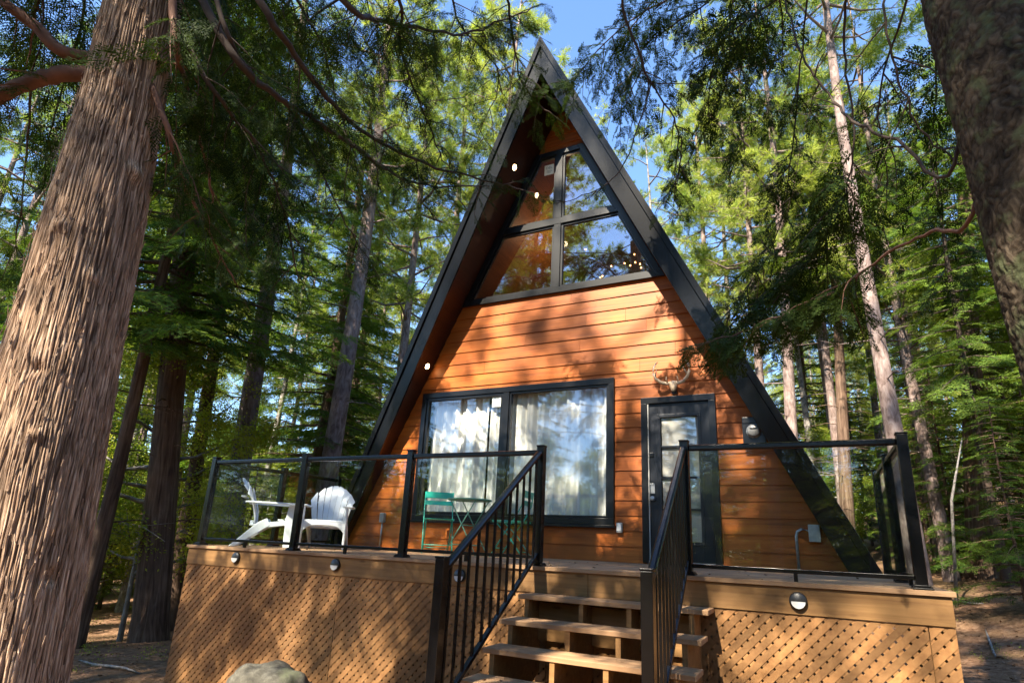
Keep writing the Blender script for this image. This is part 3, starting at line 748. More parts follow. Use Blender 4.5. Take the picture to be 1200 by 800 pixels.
def bistro_chair(label, loc, rz, mat='teal'):
    e = empty('bistro_chair', (0, 0, 0), label, 'chair', 'folding bistro chairs')
    for s in (-1, 1):
        MB().tube([(s*.20, -.21, 0), (s*.20, -.02, .30), (s*.20, .12, .50), (s*.20, .20, .66), (s*.20, .225, .84)], .008, 8).build('leg', mat, e, True, local=True)
        MB().tube([(s*.175, .23, 0), (s*.175, .03, .26), (s*.175, -.17, .44)], .008, 8).build('leg', mat, e, True, local=True)
    S = MB()
    for i in range(6): S.box((-.205, -.20+i*.068, .445), (.205, -.20+i*.068+.052, .457))
    for s in (-1, 1): S.box((s*.19-.008, -.2, .43), (s*.19+.008, .2, .4445))
    S.build('seat', mat, e, local=True, bev=.002)
    Bk = MB()
    Bk.prism([(-.205, .222, .75), (.205, .222, .75), (.205, .228, .84), (-.205, .228, .84)], (0, -.012, 0)); Bk.prism([(-.205, .20, .655), (.205, .20, .655), (.205, .215, .715), (-.205, .215, .715)], (0, -.012, 0))
    Bk.build('backrest', mat, e, local=True, bev=.002)
    C = MB(); C.tube([(-.2, -.14, .11), (.2, -.14, .11)], .006, 6); C.tube([(-.175, .18, .07), (.175, .18, .07)], .006, 6); C.build('crossbar', mat, e, True, local=True)
    e.location = loc; e.rotation_euler = (0, 0, rz); return e
bistro_chair('teal folding bistro chair left of the small round table', (1.66, 1.95, .001), R_(38))
bistro_chair('teal folding bistro chair right of the table, behind the stair balusters', (2.80, 1.98, .001), R_(-82))
e = empty('bistro_table', (2.22, 1.83, .001), 'small round pale green metal bistro table by the window', 'table')
MB().lathe([(.285, .70), (.298, .703), (.30, .712), (.298, .722), (.285, .724)], (2.22, 1.83, 0), 40).build('tabletop', 'teal_pale', e, False)
for s in (-1, 1):
    MB().tube([(2.22-.24, 1.83+s*.17, .002), (2.22, 1.83+s*.17, .38), (2.22+.2, 1.83+s*.17, .70)], .008, 8).build('leg', 'teal_pale', e, True)
    MB().tube([(2.22+.24, 1.83+s*.15, .002), (2.22, 1.83+s*.15, .38), (2.22-.2, 1.83+s*.15, .70)], .008, 8).build('leg', 'teal_pale', e, True)
c = MB(); c.tube([(2.06, 1.66, .13), (2.06, 2.0, .13)], .007, 8); c.tube([(2.38, 1.68, .13), (2.38, 1.98, .13)], .007, 8); c.tube([(2.22, 1.66, .38), (2.22, 2.0, .38)], .007, 8); c.build('crossbar', 'teal_pale', e, True)

# boulder
def rock():
    bm = bmesh.new(); bmesh.ops.create_icosphere(bm, subdivisions=5, radius=1)
    for v in bm.verts:
        d = v.co.normalized(); k = 1+.16*noise.noise(d*1.7+Vector((3, 1, 5)))+.06*noise.noise(d*5)+.02*noise.noise(d*14)
        v.co = Vector((d.x*.56, d.y*.40, d.z*.58))*k
    me = bpy.data.meshes.new('boulder'); bm.to_mesh(me); bm.free(); me.polygons.foreach_set('use_smooth', [True]*len(me.polygons))
    o = link('boulder', me, 'rock'); o.location = (1.66, -.58, -1.565); tag(o, 'rounded grey mossy boulder at the foot of the lattice', 'boulder')
rock()
#FOLIAGE

# ------------------------------------------------------------------ foliage templates: (n,4,3) quads, twig along +X, length 1
def nrm(a): return a/np.maximum(np.linalg.norm(a, axis=-1, keepdims=True), 1e-9)
def blade(p, d, L, wd, nz):
    """diamond shaped leaflet from p along d"""
    s = np.cross(nz, d); s = s/max(np.linalg.norm(s), 1e-6)
    return [p, p+d*L*.45+s*wd/2, p+d*L, p+d*L*.45-s*wd/2]
def t_spray(nside=9, ang=50, side=.42, seg=4, wd=.035, rg=None, sub=True, droop=.1):
    out = []; up_ = np.array([0, 0, 1.])
    def twig(p, d, L, lvl):
        m = max(2, int(seg*(L/.4)+.5)) if lvl else nside
        if lvl:
            for i in range(m):
                q = p+d*L*i/m
                for sg in (-1, 1):
                    a = R_(38)*sg; dd = np.array([d[0]*math.cos(a)-d[1]*math.sin(a), d[0]*math.sin(a)+d[1]*math.cos(a), d[2]+rg.normal()*.12])
                    out.append(blade(q, nrm(dd), L/m*1.5, wd, up_+rg.normal(size=3)*.35))
            out.append(blade(p+d*L*.85, d, L*.3, wd, up_))
    for i in range(nside):
        t = (i+.5)/nside; p = np.array([t, .02*rg.normal(), -droop*t*t]);
        for sg in (-1, 1):
            a = R_(ang*rg.uniform(.8, 1.15))*sg; L = side*(1-t*.78)*rg.uniform(.75, 1.15)
            d = nrm(np.array([math.cos(a), math.sin(a), -.12+rg.normal()*.12]))
            if sub: twig(p, d, L, 1)
            else: out.append(blade(p, d, L, wd*3.2*(.6+.6*(1-t)), up_+rg.normal(size=3)*.3))
    out.append(blade(np.array([.6, 0, -droop*.36]), np.array([1., 0, -droop]), .42, wd*2, up_))
    return np.array(out)
def t_tuft(n=16, wd=.05, rg=None, cone=.9):
    out = []
    for i in range(n):
        d = nrm(np.array([rg.uniform(-.1, 1), rg.normal()*cone, rg.normal()*cone])); out.append(blade(np.zeros(3), d, rg.uniform(.7, 1.1), wd, rg.normal(size=3)))
    return np.array(out)
def t_leaves(n=22, s=.16, rg=None):
    out = []
    for i in range(n):
        p = rg.normal(size=3)*np.array([.34, .34, .2]); d = nrm(rg.normal(size=3)*np.array([1, 1, .6])-np.array([0, 0, .3])); out.append(blade(p, d, s*rg.uniform(.7, 1.3), s*.62, np.array([0, 0, 1.])+rg.normal(size=3)*.5))
    return np.array(out)
def frames(D, roll=None, rg=RNG, jitter=.25):
    D = nrm(D); U = np.tile(np.array([0, 0, 1.]), (len(D), 1))+rg.normal(size=D.shape)*jitter
    Z = nrm(U-(U*D).sum(1, keepdims=True)*D); Y = np.cross(Z, D)
    return np.stack([D, Y, Z], axis=2)          # columns
def scatter(Ts, P, D, S, rg=RNG, jitter=.25):
    """place templates at P along D with scale S"""
    P = np.asarray(P, float); D = np.asarray(D, float); S = np.asarray(S, float); F = frames(D, rg=rg, jitter=jitter)
    pick = rg.integers(0, len(Ts), len(P)); out = []
    for k, T in enumerate(Ts):
        m = pick == k
        if not m.any(): continue
        Q = np.einsum('mij,nqj->mnqi', F[m], T)*S[m][:, None, None, None]+P[m][:, None, None, :]
        out.append(Q.reshape(-1, 4, 3))
    return np.concatenate(out)
g_ = np.random.default_rng(5)
FINE = True
T_CEDAR = [t_spray(11, 40, .42, 6, .022, g_, True, .15) for _ in range(4)]
T_HEM = [t_spray(10, 54, .38, 6, .040, g_, True, .12) for _ in range(3)]
T_HEM_FAR = [t_spray(7, 55, .42, 0, .042, g_, False, .15) for _ in range(4)]
T_HEM_MID = [t_spray(8, 52, .42, 3, .036, g_, True, .15) for _ in range(3)]
T_TUFT = [t_tuft(15, .07, g_) for _ in range(5)]
T_LEAF = [t_leaves(34, .115, g_) for _ in range(5)]

def trunk_tube(mb, H, r0, lean=(0, 0), n=10, seg=14, sd=0, flare=.22, top=.08):
    rg = random.Random(sd); pts = []; rad = []
    ph = rg.uniform(0, 6)
    for i in range(seg+1):
        t = i/seg; z = -.4+(H+.4)*t
        if i == 1: z = .12
        if i == 2: z = .5
        t = max(z, 0)/H
        wob = .012*H*math.sin(t*4+ph)*t
        pts.append((lean[0]*z+wob, lean[1]*z+wob*.6, z)); rad.append(r0*((1-t)**.75*(1-top)+top)*(1+flare*math.exp(-max(z, 0)*2.2)))
    mb.tube(pts, rad, n); return lambda z: (lean[0]*z+.012*H*math.sin(z/H*4+ph)*z/H, lean[1]*z+.6*.012*H*math.sin(z/H*4+ph)*z/H)

def conifer(sd, H, z0, R, nb, r0, droop=.25, tmpl=None, dens=1., dead=6, n=10):
    rg = np.random.default_rng(sd); mb = MB(); ctr = trunk_tube(mb, H, r0, sd=sd, n=n)
    P, D, S = [], [], []
    for i in range(nb):
        f = (i+.5)/nb; z = z0+(H-z0)*f**.92; L = R*(1-f)**.75*rg.uniform(.6, 1.15)+.25; az = i*2.4+rg.normal()*.3
        cx_, cy_ = ctr(z); h = np.array([math.cos(az), math.sin(az)]); rise = rg.uniform(-.05, .15)
        B = lambda s: np.array([cx_+h[0]*L*s, cy_+h[1]*L*s, z+L*(rise*s-droop*s**1.6)])
        mb.tube([B(s) for s in (0, .35, .7, 1)], [.012+.012*L, .01+.006*L, .010, .004], 4, False)
        m = max(3, int(L/.17*dens))
        for j in range(m):
            s = .12+.86*(j+rg.uniform(0, 1))/m; sg = 1 if j % 2 else -1; a = az+sg*R_(rg.uniform(35, 65))
            P.append(B(s)); D.append((math.cos(a), math.sin(a), -.25+rg.normal()*.15)); S.append((.25+.30*L*(1-s*.55))*rg.uniform(.7, 1.1)*.9)
        P.append(B(.85)); D.append((h[0], h[1], -droop)); S.append(.25+.16*L)
    for k in range(dead):
        z = rg.uniform(1.5, max(2, z0)); az = rg.uniform(0, 6.3); L = rg.uniform(.4, 1.4); cx_, cy_ = ctr(z)
        mb.tube([(cx_, cy_, z), (cx_+math.cos(az)*L*.5, cy_+math.sin(az)*L*.5, z+.03), (cx_+math.cos(az)*L, cy_+math.sin(az)*L, z-.12*L)], [.018, .012, .004], 4, False)
    return mb.mesh('conifer_trunk', True), quads_mesh('conifer_crown', scatter(tmpl or T_HEM_MID, P, D, S, rg))
def pine(sd, H, z0, R, nl, r0, tm=None, size=.22, dead=14, leafy=False, n=10, tops=1.0):
    rg = np.random.default_rng(sd); mb = MB(); ctr = trunk_tube(mb, H, r0, sd=sd, flare=.25, n=n)
    P, D, S = [], [], []
    for i in range(nl):
        f = (i+.5)/nl; z = z0+(H-z0)*f; L = R*(math.sin(PI*(.22+.75*f)))**.9*rg.uniform(.55, 1.15); az = i*2.4+rg.normal()*.4
        cx_, cy_ = ctr(z); h = np.array([math.cos(az), math.sin(az)]); rise = rg.uniform(.0, .45)+(.3 if leafy else 0)
        B = lambda s: np.array([cx_+h[0]*L*s, cy_+h[1]*L*s, z+L*(rise*s*s+.05*math.sin(s*7+i))])
        mb.tube([B(s) for s in (0, .3, .6, 1)], [.02+.012*L, .014+.008*L, .014, .005], 4, False)
        for j in range(int(5+L*3.2)):
            s = rg.uniform(.3, 1); a = az+rg.choice([-1, 1])*R_(rg.uniform(20, 75)); l2 = L*rg.uniform(.15, .38)*(1.25-s)+.25
            b0 = B(s); d2 = np.array([math.cos(a), math.sin(a), rg.uniform(-.1, .45)]); 
            mb.tube([b0, b0+d2*l2*.5, b0+d2*l2], [.009, .007, .003], 3, False)
            for q in range(int(3+l2*6)):
                u_ = rg.uniform(.3, 1.05); P.append(b0+d2*l2*u_+rg.normal(size=3)*.06); D.append(d2+rg.normal(size=3)*.5); S.append(size*rg.uniform(.75, 1.25)*(2.4 if leafy else 1))
    for k in range(dead):
        z = rg.uniform(H*.15, z0+1); az = rg.uniform(0, 6.3); L = rg.uniform(.5, 1.9); cx_, cy_ = ctr(z)
        p1 = np.array([cx_+math.cos(az)*L*.5, cy_+math.sin(az)*L*.5, z+.05]); p2 = np.array([cx_+math.cos(az+.2)*L, cy_+math.sin(az+.2)*L, z-.1*L])
        mb.tube([(cx_, cy_, z), p1, p2], [.02, .012, .003], 4, False)
        mb.tube([p1, p1+np.array([math.cos(az+.8), math.sin(az+.8), .1])*L*.35], [.008, .002], 3, False)
    return mb.mesh('pine_trunk', True), quads_mesh('pine_crown', scatter(tm or T_TUFT, P, D, S, rg, .8))

PROTO = {
 'hem_a': (conifer(21, 19, 3.2, 3.0, 150, .19), 'cedar_bark_far', 'hemlock_leaf', 'hemlock_tree'),
 'hem_b': (conifer(22, 15, 1.6, 2.7, 130, .15), 'cedar_bark_far', 'hemlock_leaf', 'hemlock_tree'),
 'hem_s': (conifer(23, 6.5, .5, 1.7, 70, .055, .2, T_HEM_MID, 1.0, 2), 'cedar_bark_far', 'hemlock_leaf', 'hemlock_sapling'),
 'pine_a': (pine(31, 22, 9, 3.4, 46, .19), 'pine_bark', 'pine_leaf', 'pine_tree'),
 'pine_b': (pine(32, 19, 6.5, 3.2, 46, .16), 'pine_bark', 'pine_leaf', 'pine_tree'),
 'pine_t': (pine(33, 21, 7.5, 2.4, 44, .12, dead=22), 'grey_bark', 'pine_leaf', 'pine_tree'),
 'broad_a': (pine(41, 15, 4.5, 3.4, 34, .11, T_LEAF, .23, 5, True), 'grey_bark', 'broad_leaf', 'birch_tree'),
 'broad_s': (pine(42, 5.5, 1.0, 1.9, 22, .04, T_LEAF, .20, 2, True), 'grey_bark', 'broad_leaf', 'leafy_sapling'),
}
for k, (ms, b, l, nm) in PROTO.items():
    ms[0].materials.append(MAT[b]); ms[1].materials.append(MAT[l])
def tree(kind, x, y, rz, sc, label, group, cat=None, tilt=(0, 0), zoff=0, scz=None):
    (tm, cm), b, l, nm = PROTO[kind]
    e = empty(nm, (x, y, gz(x, y)+zoff), label, cat or nm.replace('_', ' '), group, rz); e.scale = (sc, sc, scz or sc); e.rotation_euler = (tilt[0], tilt[1], rz)
    for n_, me in (('trunk', tm), ('crown', cm)):
        o = bpy.data.objects.new(n_, me); COL.objects.link(o); o.parent = e
    return e

# trees one can tell apart in the photograph (base px, distance, ...)
def tilt_for(b, t):   # rotation that takes +Z to the direction b->t
    d = (Vector(t)-Vector(b)).normalized(); q = Vector((0, 0, 1)).rotation_difference(d); return q.to_euler()
def key_tree(u, v, d, ut, vt, dt, r, H, z0, R, nb, kind, bark, leaf, label, name, nl=40, size=.22, cat='tree', dead=8):
    b = at(u, v, d); zg = gz(b.x, b.y); t = at(ut, vt, dt)
    dirv = (t-b).normalized(); base = b+dirv*((zg-b.z)/dirv.z)
    if kind == 'con': tm, cm = conifer(int(u*7+v), H, z0, R, nb, r, n=20, tmpl=T_HEM_MID, dead=dead)
    else: tm, cm = pine(int(u*7+v), H, z0, R, nl, r, size=size, n=20, dead=dead)
    e = empty(name, base, label, cat); e.rotation_euler = tilt_for(base, t)
    tm.materials.append(MAT[bark]); cm.materials.append(MAT[leaf])
    for n_, me in (('trunk', tm), ('crown', cm)):
        o = bpy.data.objects.new(n_, me); COL.objects.link(o); o.parent = e
    return e
key_tree(175, 740, 11.5, 226, 250, 12.5, .31, 19, 5.6, 3.2, 120, 'con', 'cedar_bark_far', 'hemlock_leaf', 'thick reddish cedar trunk between the big near trunk and the deck', 'cedar_tree')
key_tree(100, 705, 10.5, 214, 250, 11.5, .14, 16, 5.6, 2.6, 90, 'con', 'cedar_bark_far', 'hemlock_leaf', 'slim dark leaning cedar just right of the big near trunk', 'cedar_tree')
key_tree(200, 728, 13.2, 246, 420, 14.5, .19, 18, 6.5, 2.8, 80, 'con', 'cedar_bark_far', 'hemlock_leaf', 'grey brown trunk just left of the lattice corner', 'cedar_tree')
key_tree(268, 640, 14.5, 298, 420, 15.2, .29, 20, 9, 2.8, 60, 'con', 'pine_bark', 'hemlock_leaf', 'broad greyish trunk behind the side-on white chair', 'cedar_tree')
key_tree(376, 600, 15, 433, 220, 17.5, .28, 23, 11, 3.2, 60, 'pine', 'pine_bark', 'pine_leaf', 'tall pinkish pine trunk just left of the cabin roof', 'pine_tree', 50, .24, 'pine tree', 26)
key_tree(1050, 505, 13, 1011, 270, 14.8, .20, 26, 15, 3.6, 60, 'pine', 'pine_bark', 'pine_leaf', 'tall pinkish bare pine trunk rising behind the right corner post', 'pine_tree', 46, .26, 'pine tree', 24)
key_tree(992, 600, 17, 978, 380, 19, .20, 19, 9, 2.8, 80, 'con', 'cedar_bark_far', 'hemlock_leaf', 'thin mossy brown trunk just left of the tall pink pine', 'hemlock_tree', dead=20)
key_tree(955, 560, 20, 930, 400, 22, .13, 20, 10, 2.4, 60, 'pine', 'grey_bark', 'pine_leaf', 'pale slender trunk beside the right roof slope above the meter', 'pine_tree', 36, .24, 'pine tree', 18)
key_tree(851, 400, 24, 845, 200, 27, .15, 24, 12, 2.6, 60, 'pine', 'grey_bark', 'pine_leaf', 'pale grey pine trunk directly above the right roof slope', 'pine_tree', 40, .24, 'pine tree', 30)
key_tree(760, 300, 20, 757, 200, 21, .11, 16.5, 10, 2.0, 60, 'pine', 'grey_bark', 'pine_leaf', 'thin bare topped pine against the blue gap right of the peak', 'pine_tree', 16, .22, 'pine tree', 60)
key_tree(1150, 660, 14.5, 1146, 560, 14.7, .30, 17, 7, 2.8, 90, 'con', 'cedar_bark_far', 'hemlock_leaf', 'mossy stump-like trunk on the bank right of the corner post', 'hemlock_tree')
key_tree(1178, 668, 13.0, 1163, 590, 13.2, .10, 11, 4, 1.9, 70, 'con', 'twig', 'hemlock_leaf', 'thin dark trunk leaning beside the path at the right edge', 'hemlock_tree')

for (u, v, d, hh, lb) in ((575, 430, 21, 26, 'tall pine whose crown shows just left of the cabin peak'), (520, 430, 24, 27, 'tall pine standing behind the left roof slope'), (470, 430, 19, 22, 'pine between the left roof slope and the tall pink trunk'), (830, 430, 23, 22, 'pine standing just behind the right roof slope'), (890, 430, 20, 21, 'pine between the right roof slope and the tall bare pine')):
    p = at(u, v, d); tree('pine_b' if hh > 23 else 'pine_a', p.x, p.y, u, hh/19 if hh > 23 else hh/22, lb, 'pines close behind the cabin')
# the wood around and behind
def fill(count, kinds, az0, az1, r0, r1, label, group, seed, smin=.8, smax=1.15, avoid=True, mind=2.2):
    rg = random.Random(seed); placed = []; k = 0; tries = 0
    while k < count and tries < count*40:
        tries += 1
        a = R_(rg.uniform(az0, az1)); r = math.sqrt(rg.uniform(r0*r0, r1*r1)); x = CAM[0]-math.sin(a)*r; y = CAM[1]+math.cos(a)*r
        if -2.6 < x < 9.0 and -3 < y < 12.5: continue
        if 8 < x < 12 and -6 < y < 9.5: continue
        if any((x-p)**2+(y-q)**2 < mind**2 for p, q in placed): continue
        s = rg.uniform(smin, smax); kd = rg.choice(kinds)
        if avoid:
            u, v, d = proj((x, y, gz(x, y)+12))
            if 645 < u < 800 and r < 45: continue
        placed.append((x, y)); k += 1
        tree(kd, x, y, rg.uniform(0, 6.28), s, label.get(kd[:3], label['*']), group, tilt=(rg.uniform(-.03, .03), rg.uniform(-.03, .03)))
L = lambda zone: {'hem': 'dark green hemlock among the many trees of the wood '+zone, 'pin': 'tall airy pine with yellow green needles in the wood '+zone, 'bro': 'light leafed birch among the trees of the wood '+zone, '*': 'tree of the wood '+zone}
fill(14, ['pine_a', 'pine_t', 'pine_b', 'pine_t', 'hem_a'], 34, 78, 19, 32, L('left of the cabin'), 'trees in the wood left of the cabin', 1)
fill(40, ['pine_a', 'pine_b', 'pine_t', 'hem_b', 'broad_a', 'broad_a'], 28, 80, 30, 58, L('left of the cabin'), 'trees in the wood left of the cabin', 2)
fill(13, ['hem_a', 'hem_b', 'pine_b', 'pine_a'], -24, 2, 17, 30, L('right of the cabin'), 'trees in the wood right of the cabin', 3)
fill(38, ['pine_a', 'hem_a', 'pine_b', 'pine_t', 'broad_a', 'broad_a'], -26, 14, 28, 58, L('right of the cabin'), 'trees in the wood right of the cabin', 4)
fill(12, ['pine_t', 'pine_b', 'hem_b'], 8, 34, 38, 60, L('behind the cabin'), 'trees behind the cabin', 5, .6, .8)
SL = lambda z: {'hem': 'small young hemlock in the undergrowth '+z, 'bro': 'light green leafy sapling in the undergrowth '+z, '*': 'sapling'}
fill(46, ['hem_s', 'broad_s', 'broad_s'], 34, 78, 15, 38, SL('left of the cabin'), 'undergrowth left of the cabin', 6, .7, 1.3, False, 1.5)
fill(16, ['hem_s', 'hem_s', 'broad_s'], -24, 4, 20, 36, SL('right of the cabin'), 'undergrowth right of the cabin', 7, .7, 1.3, False, 1.5)
# bright young hemlocks on the right bank
for (u, v, d, s, lb) in ((1190, 640, 10.5, .62, 'small bright hemlock nearest the right edge of the photo'), (1120, 640, 15, .95, 'young hemlock with fanned boughs behind the right corner post'), (1085, 620, 18, 1.1, 'young hemlock just right of the tall pink pine trunk'), (1210, 640, 14, 1.25, 'taller young hemlock partly beyond the right edge')):
    p = at(u, v, d); tree('hem_s', p.x, p.y, u, s, lb, 'young hemlocks on the right bank')
# trees behind the viewer: they shade the scene and show in the panes
def back(spec):
    for i, (kd, x, y, s, rz) in enumerate(spec):
        tree(kd, x, y, rz, s, {'hem': 'hemlock behind the viewer that dapples the cabin and shows in the panes', 'pin': 'pine behind the viewer that dapples the cabin and shows in the panes', 'bro': 'birch behind the viewer that dapples the cabin and shows in the panes'}[kd[:3]], 'trees standing behind the viewer')
BACK = [('pine_b', -6.5, -10, 1.2, 1), ('pine_a', -4.4, -12.0, 1.1, 2), ('pine_t', 2.7, -12.5, 1.5, .3), ('pine_t', 5.2, -15.5, 1.6, 2.3), ('pine_t', 7.6, -11, 1.3, 4), ('pine_b', 12.5, -10, 1.2, 5),
        ('pine_b', -8.5, -14.5, 1.4, 1.1), ('pine_b', -7.0, -18, 1.4, 2.1), ('pine_b', -9.5, -20, 1.4, 3.1), ('hem_a', -1, -20, 1.0, 1.2), ('hem_b', 4.5, -20, 1.1, .8), ('hem_b', 9, -19, 1.1, 3.1), ('hem_a', 14, -18, 1, 2), ('hem_b', -7, -17, 1, 4), ('hem_b', 16, -8, 1, 1),
        ('hem_a', -2, -29, 1.1, 2.2), ('hem_b', 5, -28, 1.2, 2.9), ('hem_a', 11, -27, 1.2, .2), ('hem_a', 18, -22, 1.1, 2), ('hem_b', -13, -14, 1.1, 2), ('hem_a', -12, -24, 1.2, 2), ('hem_b', 24, -14, 1.1, 1), ('hem_b', 22, -5, 1.1, 1)]
back(BACK)
fill(34, ['hem_s', 'broad_s', 'hem_s'], 105, 262, 14, 26, SL('behind the viewer'), 'undergrowth behind the viewer', 9, 1.0, 1.6, False, 1.8)

# ------------------------------------------------------------------ the two near trunks
def near_trunk(name_label, line, rads, seed, bark, nth, dz, amp, fr, vz, knots=(), scaly=False):
    """line: list of (z, x, y); displaced bark ridges, ridge height kept as an attribute"""
    zs = [l[0] for l in line]; H0, H1 = zs[0], zs[-1]; nz = int((H1-H0)/dz)
    vs = []; rd = []
    for j in range(nz+1):
        z = H0+(H1-H0)*j/nz
        x = np.interp(z, zs, [l[1] for l in line]); y = np.interp(z, zs, [l[2] for l in line]); r = np.interp(z, zs, rads)
        for i in range(nth):
            t = 2*PI*i/nth; cx_, sy = math.cos(t), math.sin(t)
            tw = .25*math.sin(z*.9+seed)
            ct, st2 = math.cos(t+tw*.12), math.sin(t+tw*.12)
            q = Vector((ct*r*fr, st2*r*fr, z*vz+seed))
            big = noise.noise(Vector((cx_*1.3, sy*1.3, z*.45+seed)))
            wv = noise.noise(Vector((cx_*2.5, sy*2.5, z*1.2)))*.45
            a = abs(noise.noise(q+Vector((wv, wv, 0)))); b = abs(noise.noise(q*2.3))
            h = min(1, a*1.9+b*.6)
            if scaly: h = min(1, .35+abs(noise.noise(Vector((ct*r*fr, st2*r*fr, z*vz))))*1.6)
            k = 0
            for (kt, kz, kr, ka) in knots:
                dd = math.hypot((((t-kt+PI) % (2*PI))-PI)*r, z-kz)/kr
                if dd < 2.5: k += ka*math.exp(-dd*dd*1.5); 
            rr_ = r*(1+.05*big)+amp*(h-.5)+k
            vs.append((x+cx_*rr_, y+sy*rr_, z)); rd.append(h)
    fs = [(j*nth+i, j*nth+(i+1) % nth, (j+1)*nth+(i+1) % nth, (j+1)*nth+i) for j in range(nz) for i in range(nth)]
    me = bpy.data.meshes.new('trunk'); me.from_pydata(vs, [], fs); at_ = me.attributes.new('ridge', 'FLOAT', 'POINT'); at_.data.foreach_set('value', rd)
    me.polygons.foreach_set('use_smooth', [True]*len(me.polygons)); me.update(); return me
def at_h(u, v, h):   # point of the pixel ray at horizontal distance h from the camera
    d = ray(u, v); return Vector(CAM+d*(h/math.hypot(d[0], d[1])))
KL, KR = 4.0/2.4, 3.0/1.9
LD = [(2.206, 4.195, -4.042, .119), (1.692, 4.204, -4.02, .128), (1.231, 4.21, -4.007, .142), (.788, 4.215, -3.995, .151), (.366, 4.22, -3.983, .166), (-.24, 4.234, -3.952, .176)]
line = [(.215+(z-.215)*KL, CAM[0]+(x-CAM[0])*KL, CAM[1]+(y-CAM[1])*KL, r*KL) for z, x, y, r in LD][::-1]
line = [(-1.9, line[0][1]+.02, line[0][2]+.01, .46), (-1.2, line[0][1]+.01, line[0][2], .345)]+line+[(8, line[-1][1]-.03, line[-1][2]-.05, .13)]
ced = empty('cedar_tree', (line[1][1], line[1][2], gz(line[1][1], line[1][2])), 'massive sunlit cedar trunk with stringy bark filling the left edge', 'cedar tree')
angc = math.atan2(CAM[1]-line[3][2], CAM[0]-line[3][1])
me = near_trunk('', line, [l[3] for l in line], 3.7, None, 620, .010, .012, 95, 2.4,
                knots=[(angc+.15, 1.5, .04, .02), (angc-.35, .95, .04, -.03), (angc-.1, .62, .04, .02), (angc+.5, -.05, .045, -.03), (angc+.55, 2.2, .06, .035), (angc-.6, 1.75, .05, .03), (angc-.15, 2.75, .05, .02)])
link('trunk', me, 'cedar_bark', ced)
lb_ = MB(); rgb = np.random.default_rng(4)
for i in range(420):
    z = rgb.uniform(-1.0, 3.4); t = angc+rgb.uniform(-1.6, 1.6); r = np.interp(z, [l[0] for l in line], [l[3] for l in line])+.004
    cx_ = np.interp(z, [l[0] for l in line], [l[1] for l in line]); cyy = np.interp(z, [l[0] for l in line], [l[2] for l in line])
    L_ = rgb.uniform(.04, .17); w_ = rgb.uniform(.003, .008)/r; sl0 = rgb.normal()*.06; lift = rgb.uniform(.004, .018); flip = rgb.choice([-1, 1])
    pt = lambda tt, zz, o: (cx_+math.cos(tt)*(r+o), cyy+math.sin(tt)*(r+o), zz)
    rows = [(0, 0), (.5, lift*.35), (1, lift)]
    lb_.add([p for q, o in rows for p in (pt(t-w_*(1-q*.5)+sl0*q*.3, z+flip*L_*q, o+.002), pt(t+w_*(1-q*.5)+sl0*q*.3, z+flip*L_*q, o+.002), pt(t+w_*(1-q*.5)+sl0*q*.3, z+flip*L_*q, o-.001), pt(t-w_*(1-q*.5)+sl0*q*.3, z+flip*L_*q, o-.001))],
            [(0, 1, 5, 4), (4, 5, 9, 8), (2, 3, 7, 6), (6, 7, 11, 10), (1, 2, 6, 5), (5, 6, 10, 9), (3, 0, 4, 7), (7, 4, 8, 11), (8, 9, 10, 11)])
tag(lb_.build('loose_bark', 'cedar_strip', ced), kind='stuff')
for (u_, v_, ln_) in ((34, 242, .10), (172, 193, .07), (22, 160, .05)):
    p = at(u_, v_, 3.65 if u_ < 100 else 3.75); ax = Vector((np.interp(p.z, [l[0] for l in line], [l[1] for l in line]), np.interp(p.z, [l[0] for l in line], [l[2] for l in line]), p.z)); d_ = (p-ax); d_.z = 0; d_.normalize(); r = np.interp(p.z, [l[0] for l in line], [l[3] for l in line])
    a0 = ax+d_*(r-.03); MB().tube([a0, a0+d_*(.03+ln_*.5)+Vector((0, 0, .01)), a0+d_*(.03+ln_)+Vector((0, 0, .02))], [.032, .024, .018], 9).build('branch_stub', 'cedar_bark_far', ced, True)
RD = [(1.839, 7.027, -3.146, .175), (1.294, 7.055, -3.155, .164), (.92, 7.068, -3.16, .157), (.669, 7.083, -3.166, .152)]
lineR = [(.215+(z-.215)*KR, CAM[0]+(x-CAM[0])*KR, CAM[1]+(y-CAM[1])*KR, .25) for z, x, y, r in RD][::-1]
lineR = [(-1.9, lineR[0][1]+.10, lineR[0][2], .38), (-1.0, lineR[0][1]+.06, lineR[0][2], .27)]+lineR+[(8, lineR[-1][1]-.1, lineR[-1][2], .15)]
hemR = empty('hemlock_tree', (lineR[1][1], lineR[1][2], gz(lineR[1][1], lineR[1][2])), 'dark scaly barked trunk close by at the upper right edge', 'hemlock tree')
me = near_trunk('', lineR, [l[3] for l in lineR], 9.1, None, 360, .009, .010, 34, 26, scaly=True)
link('trunk', me, 'dark_bark', hemR)

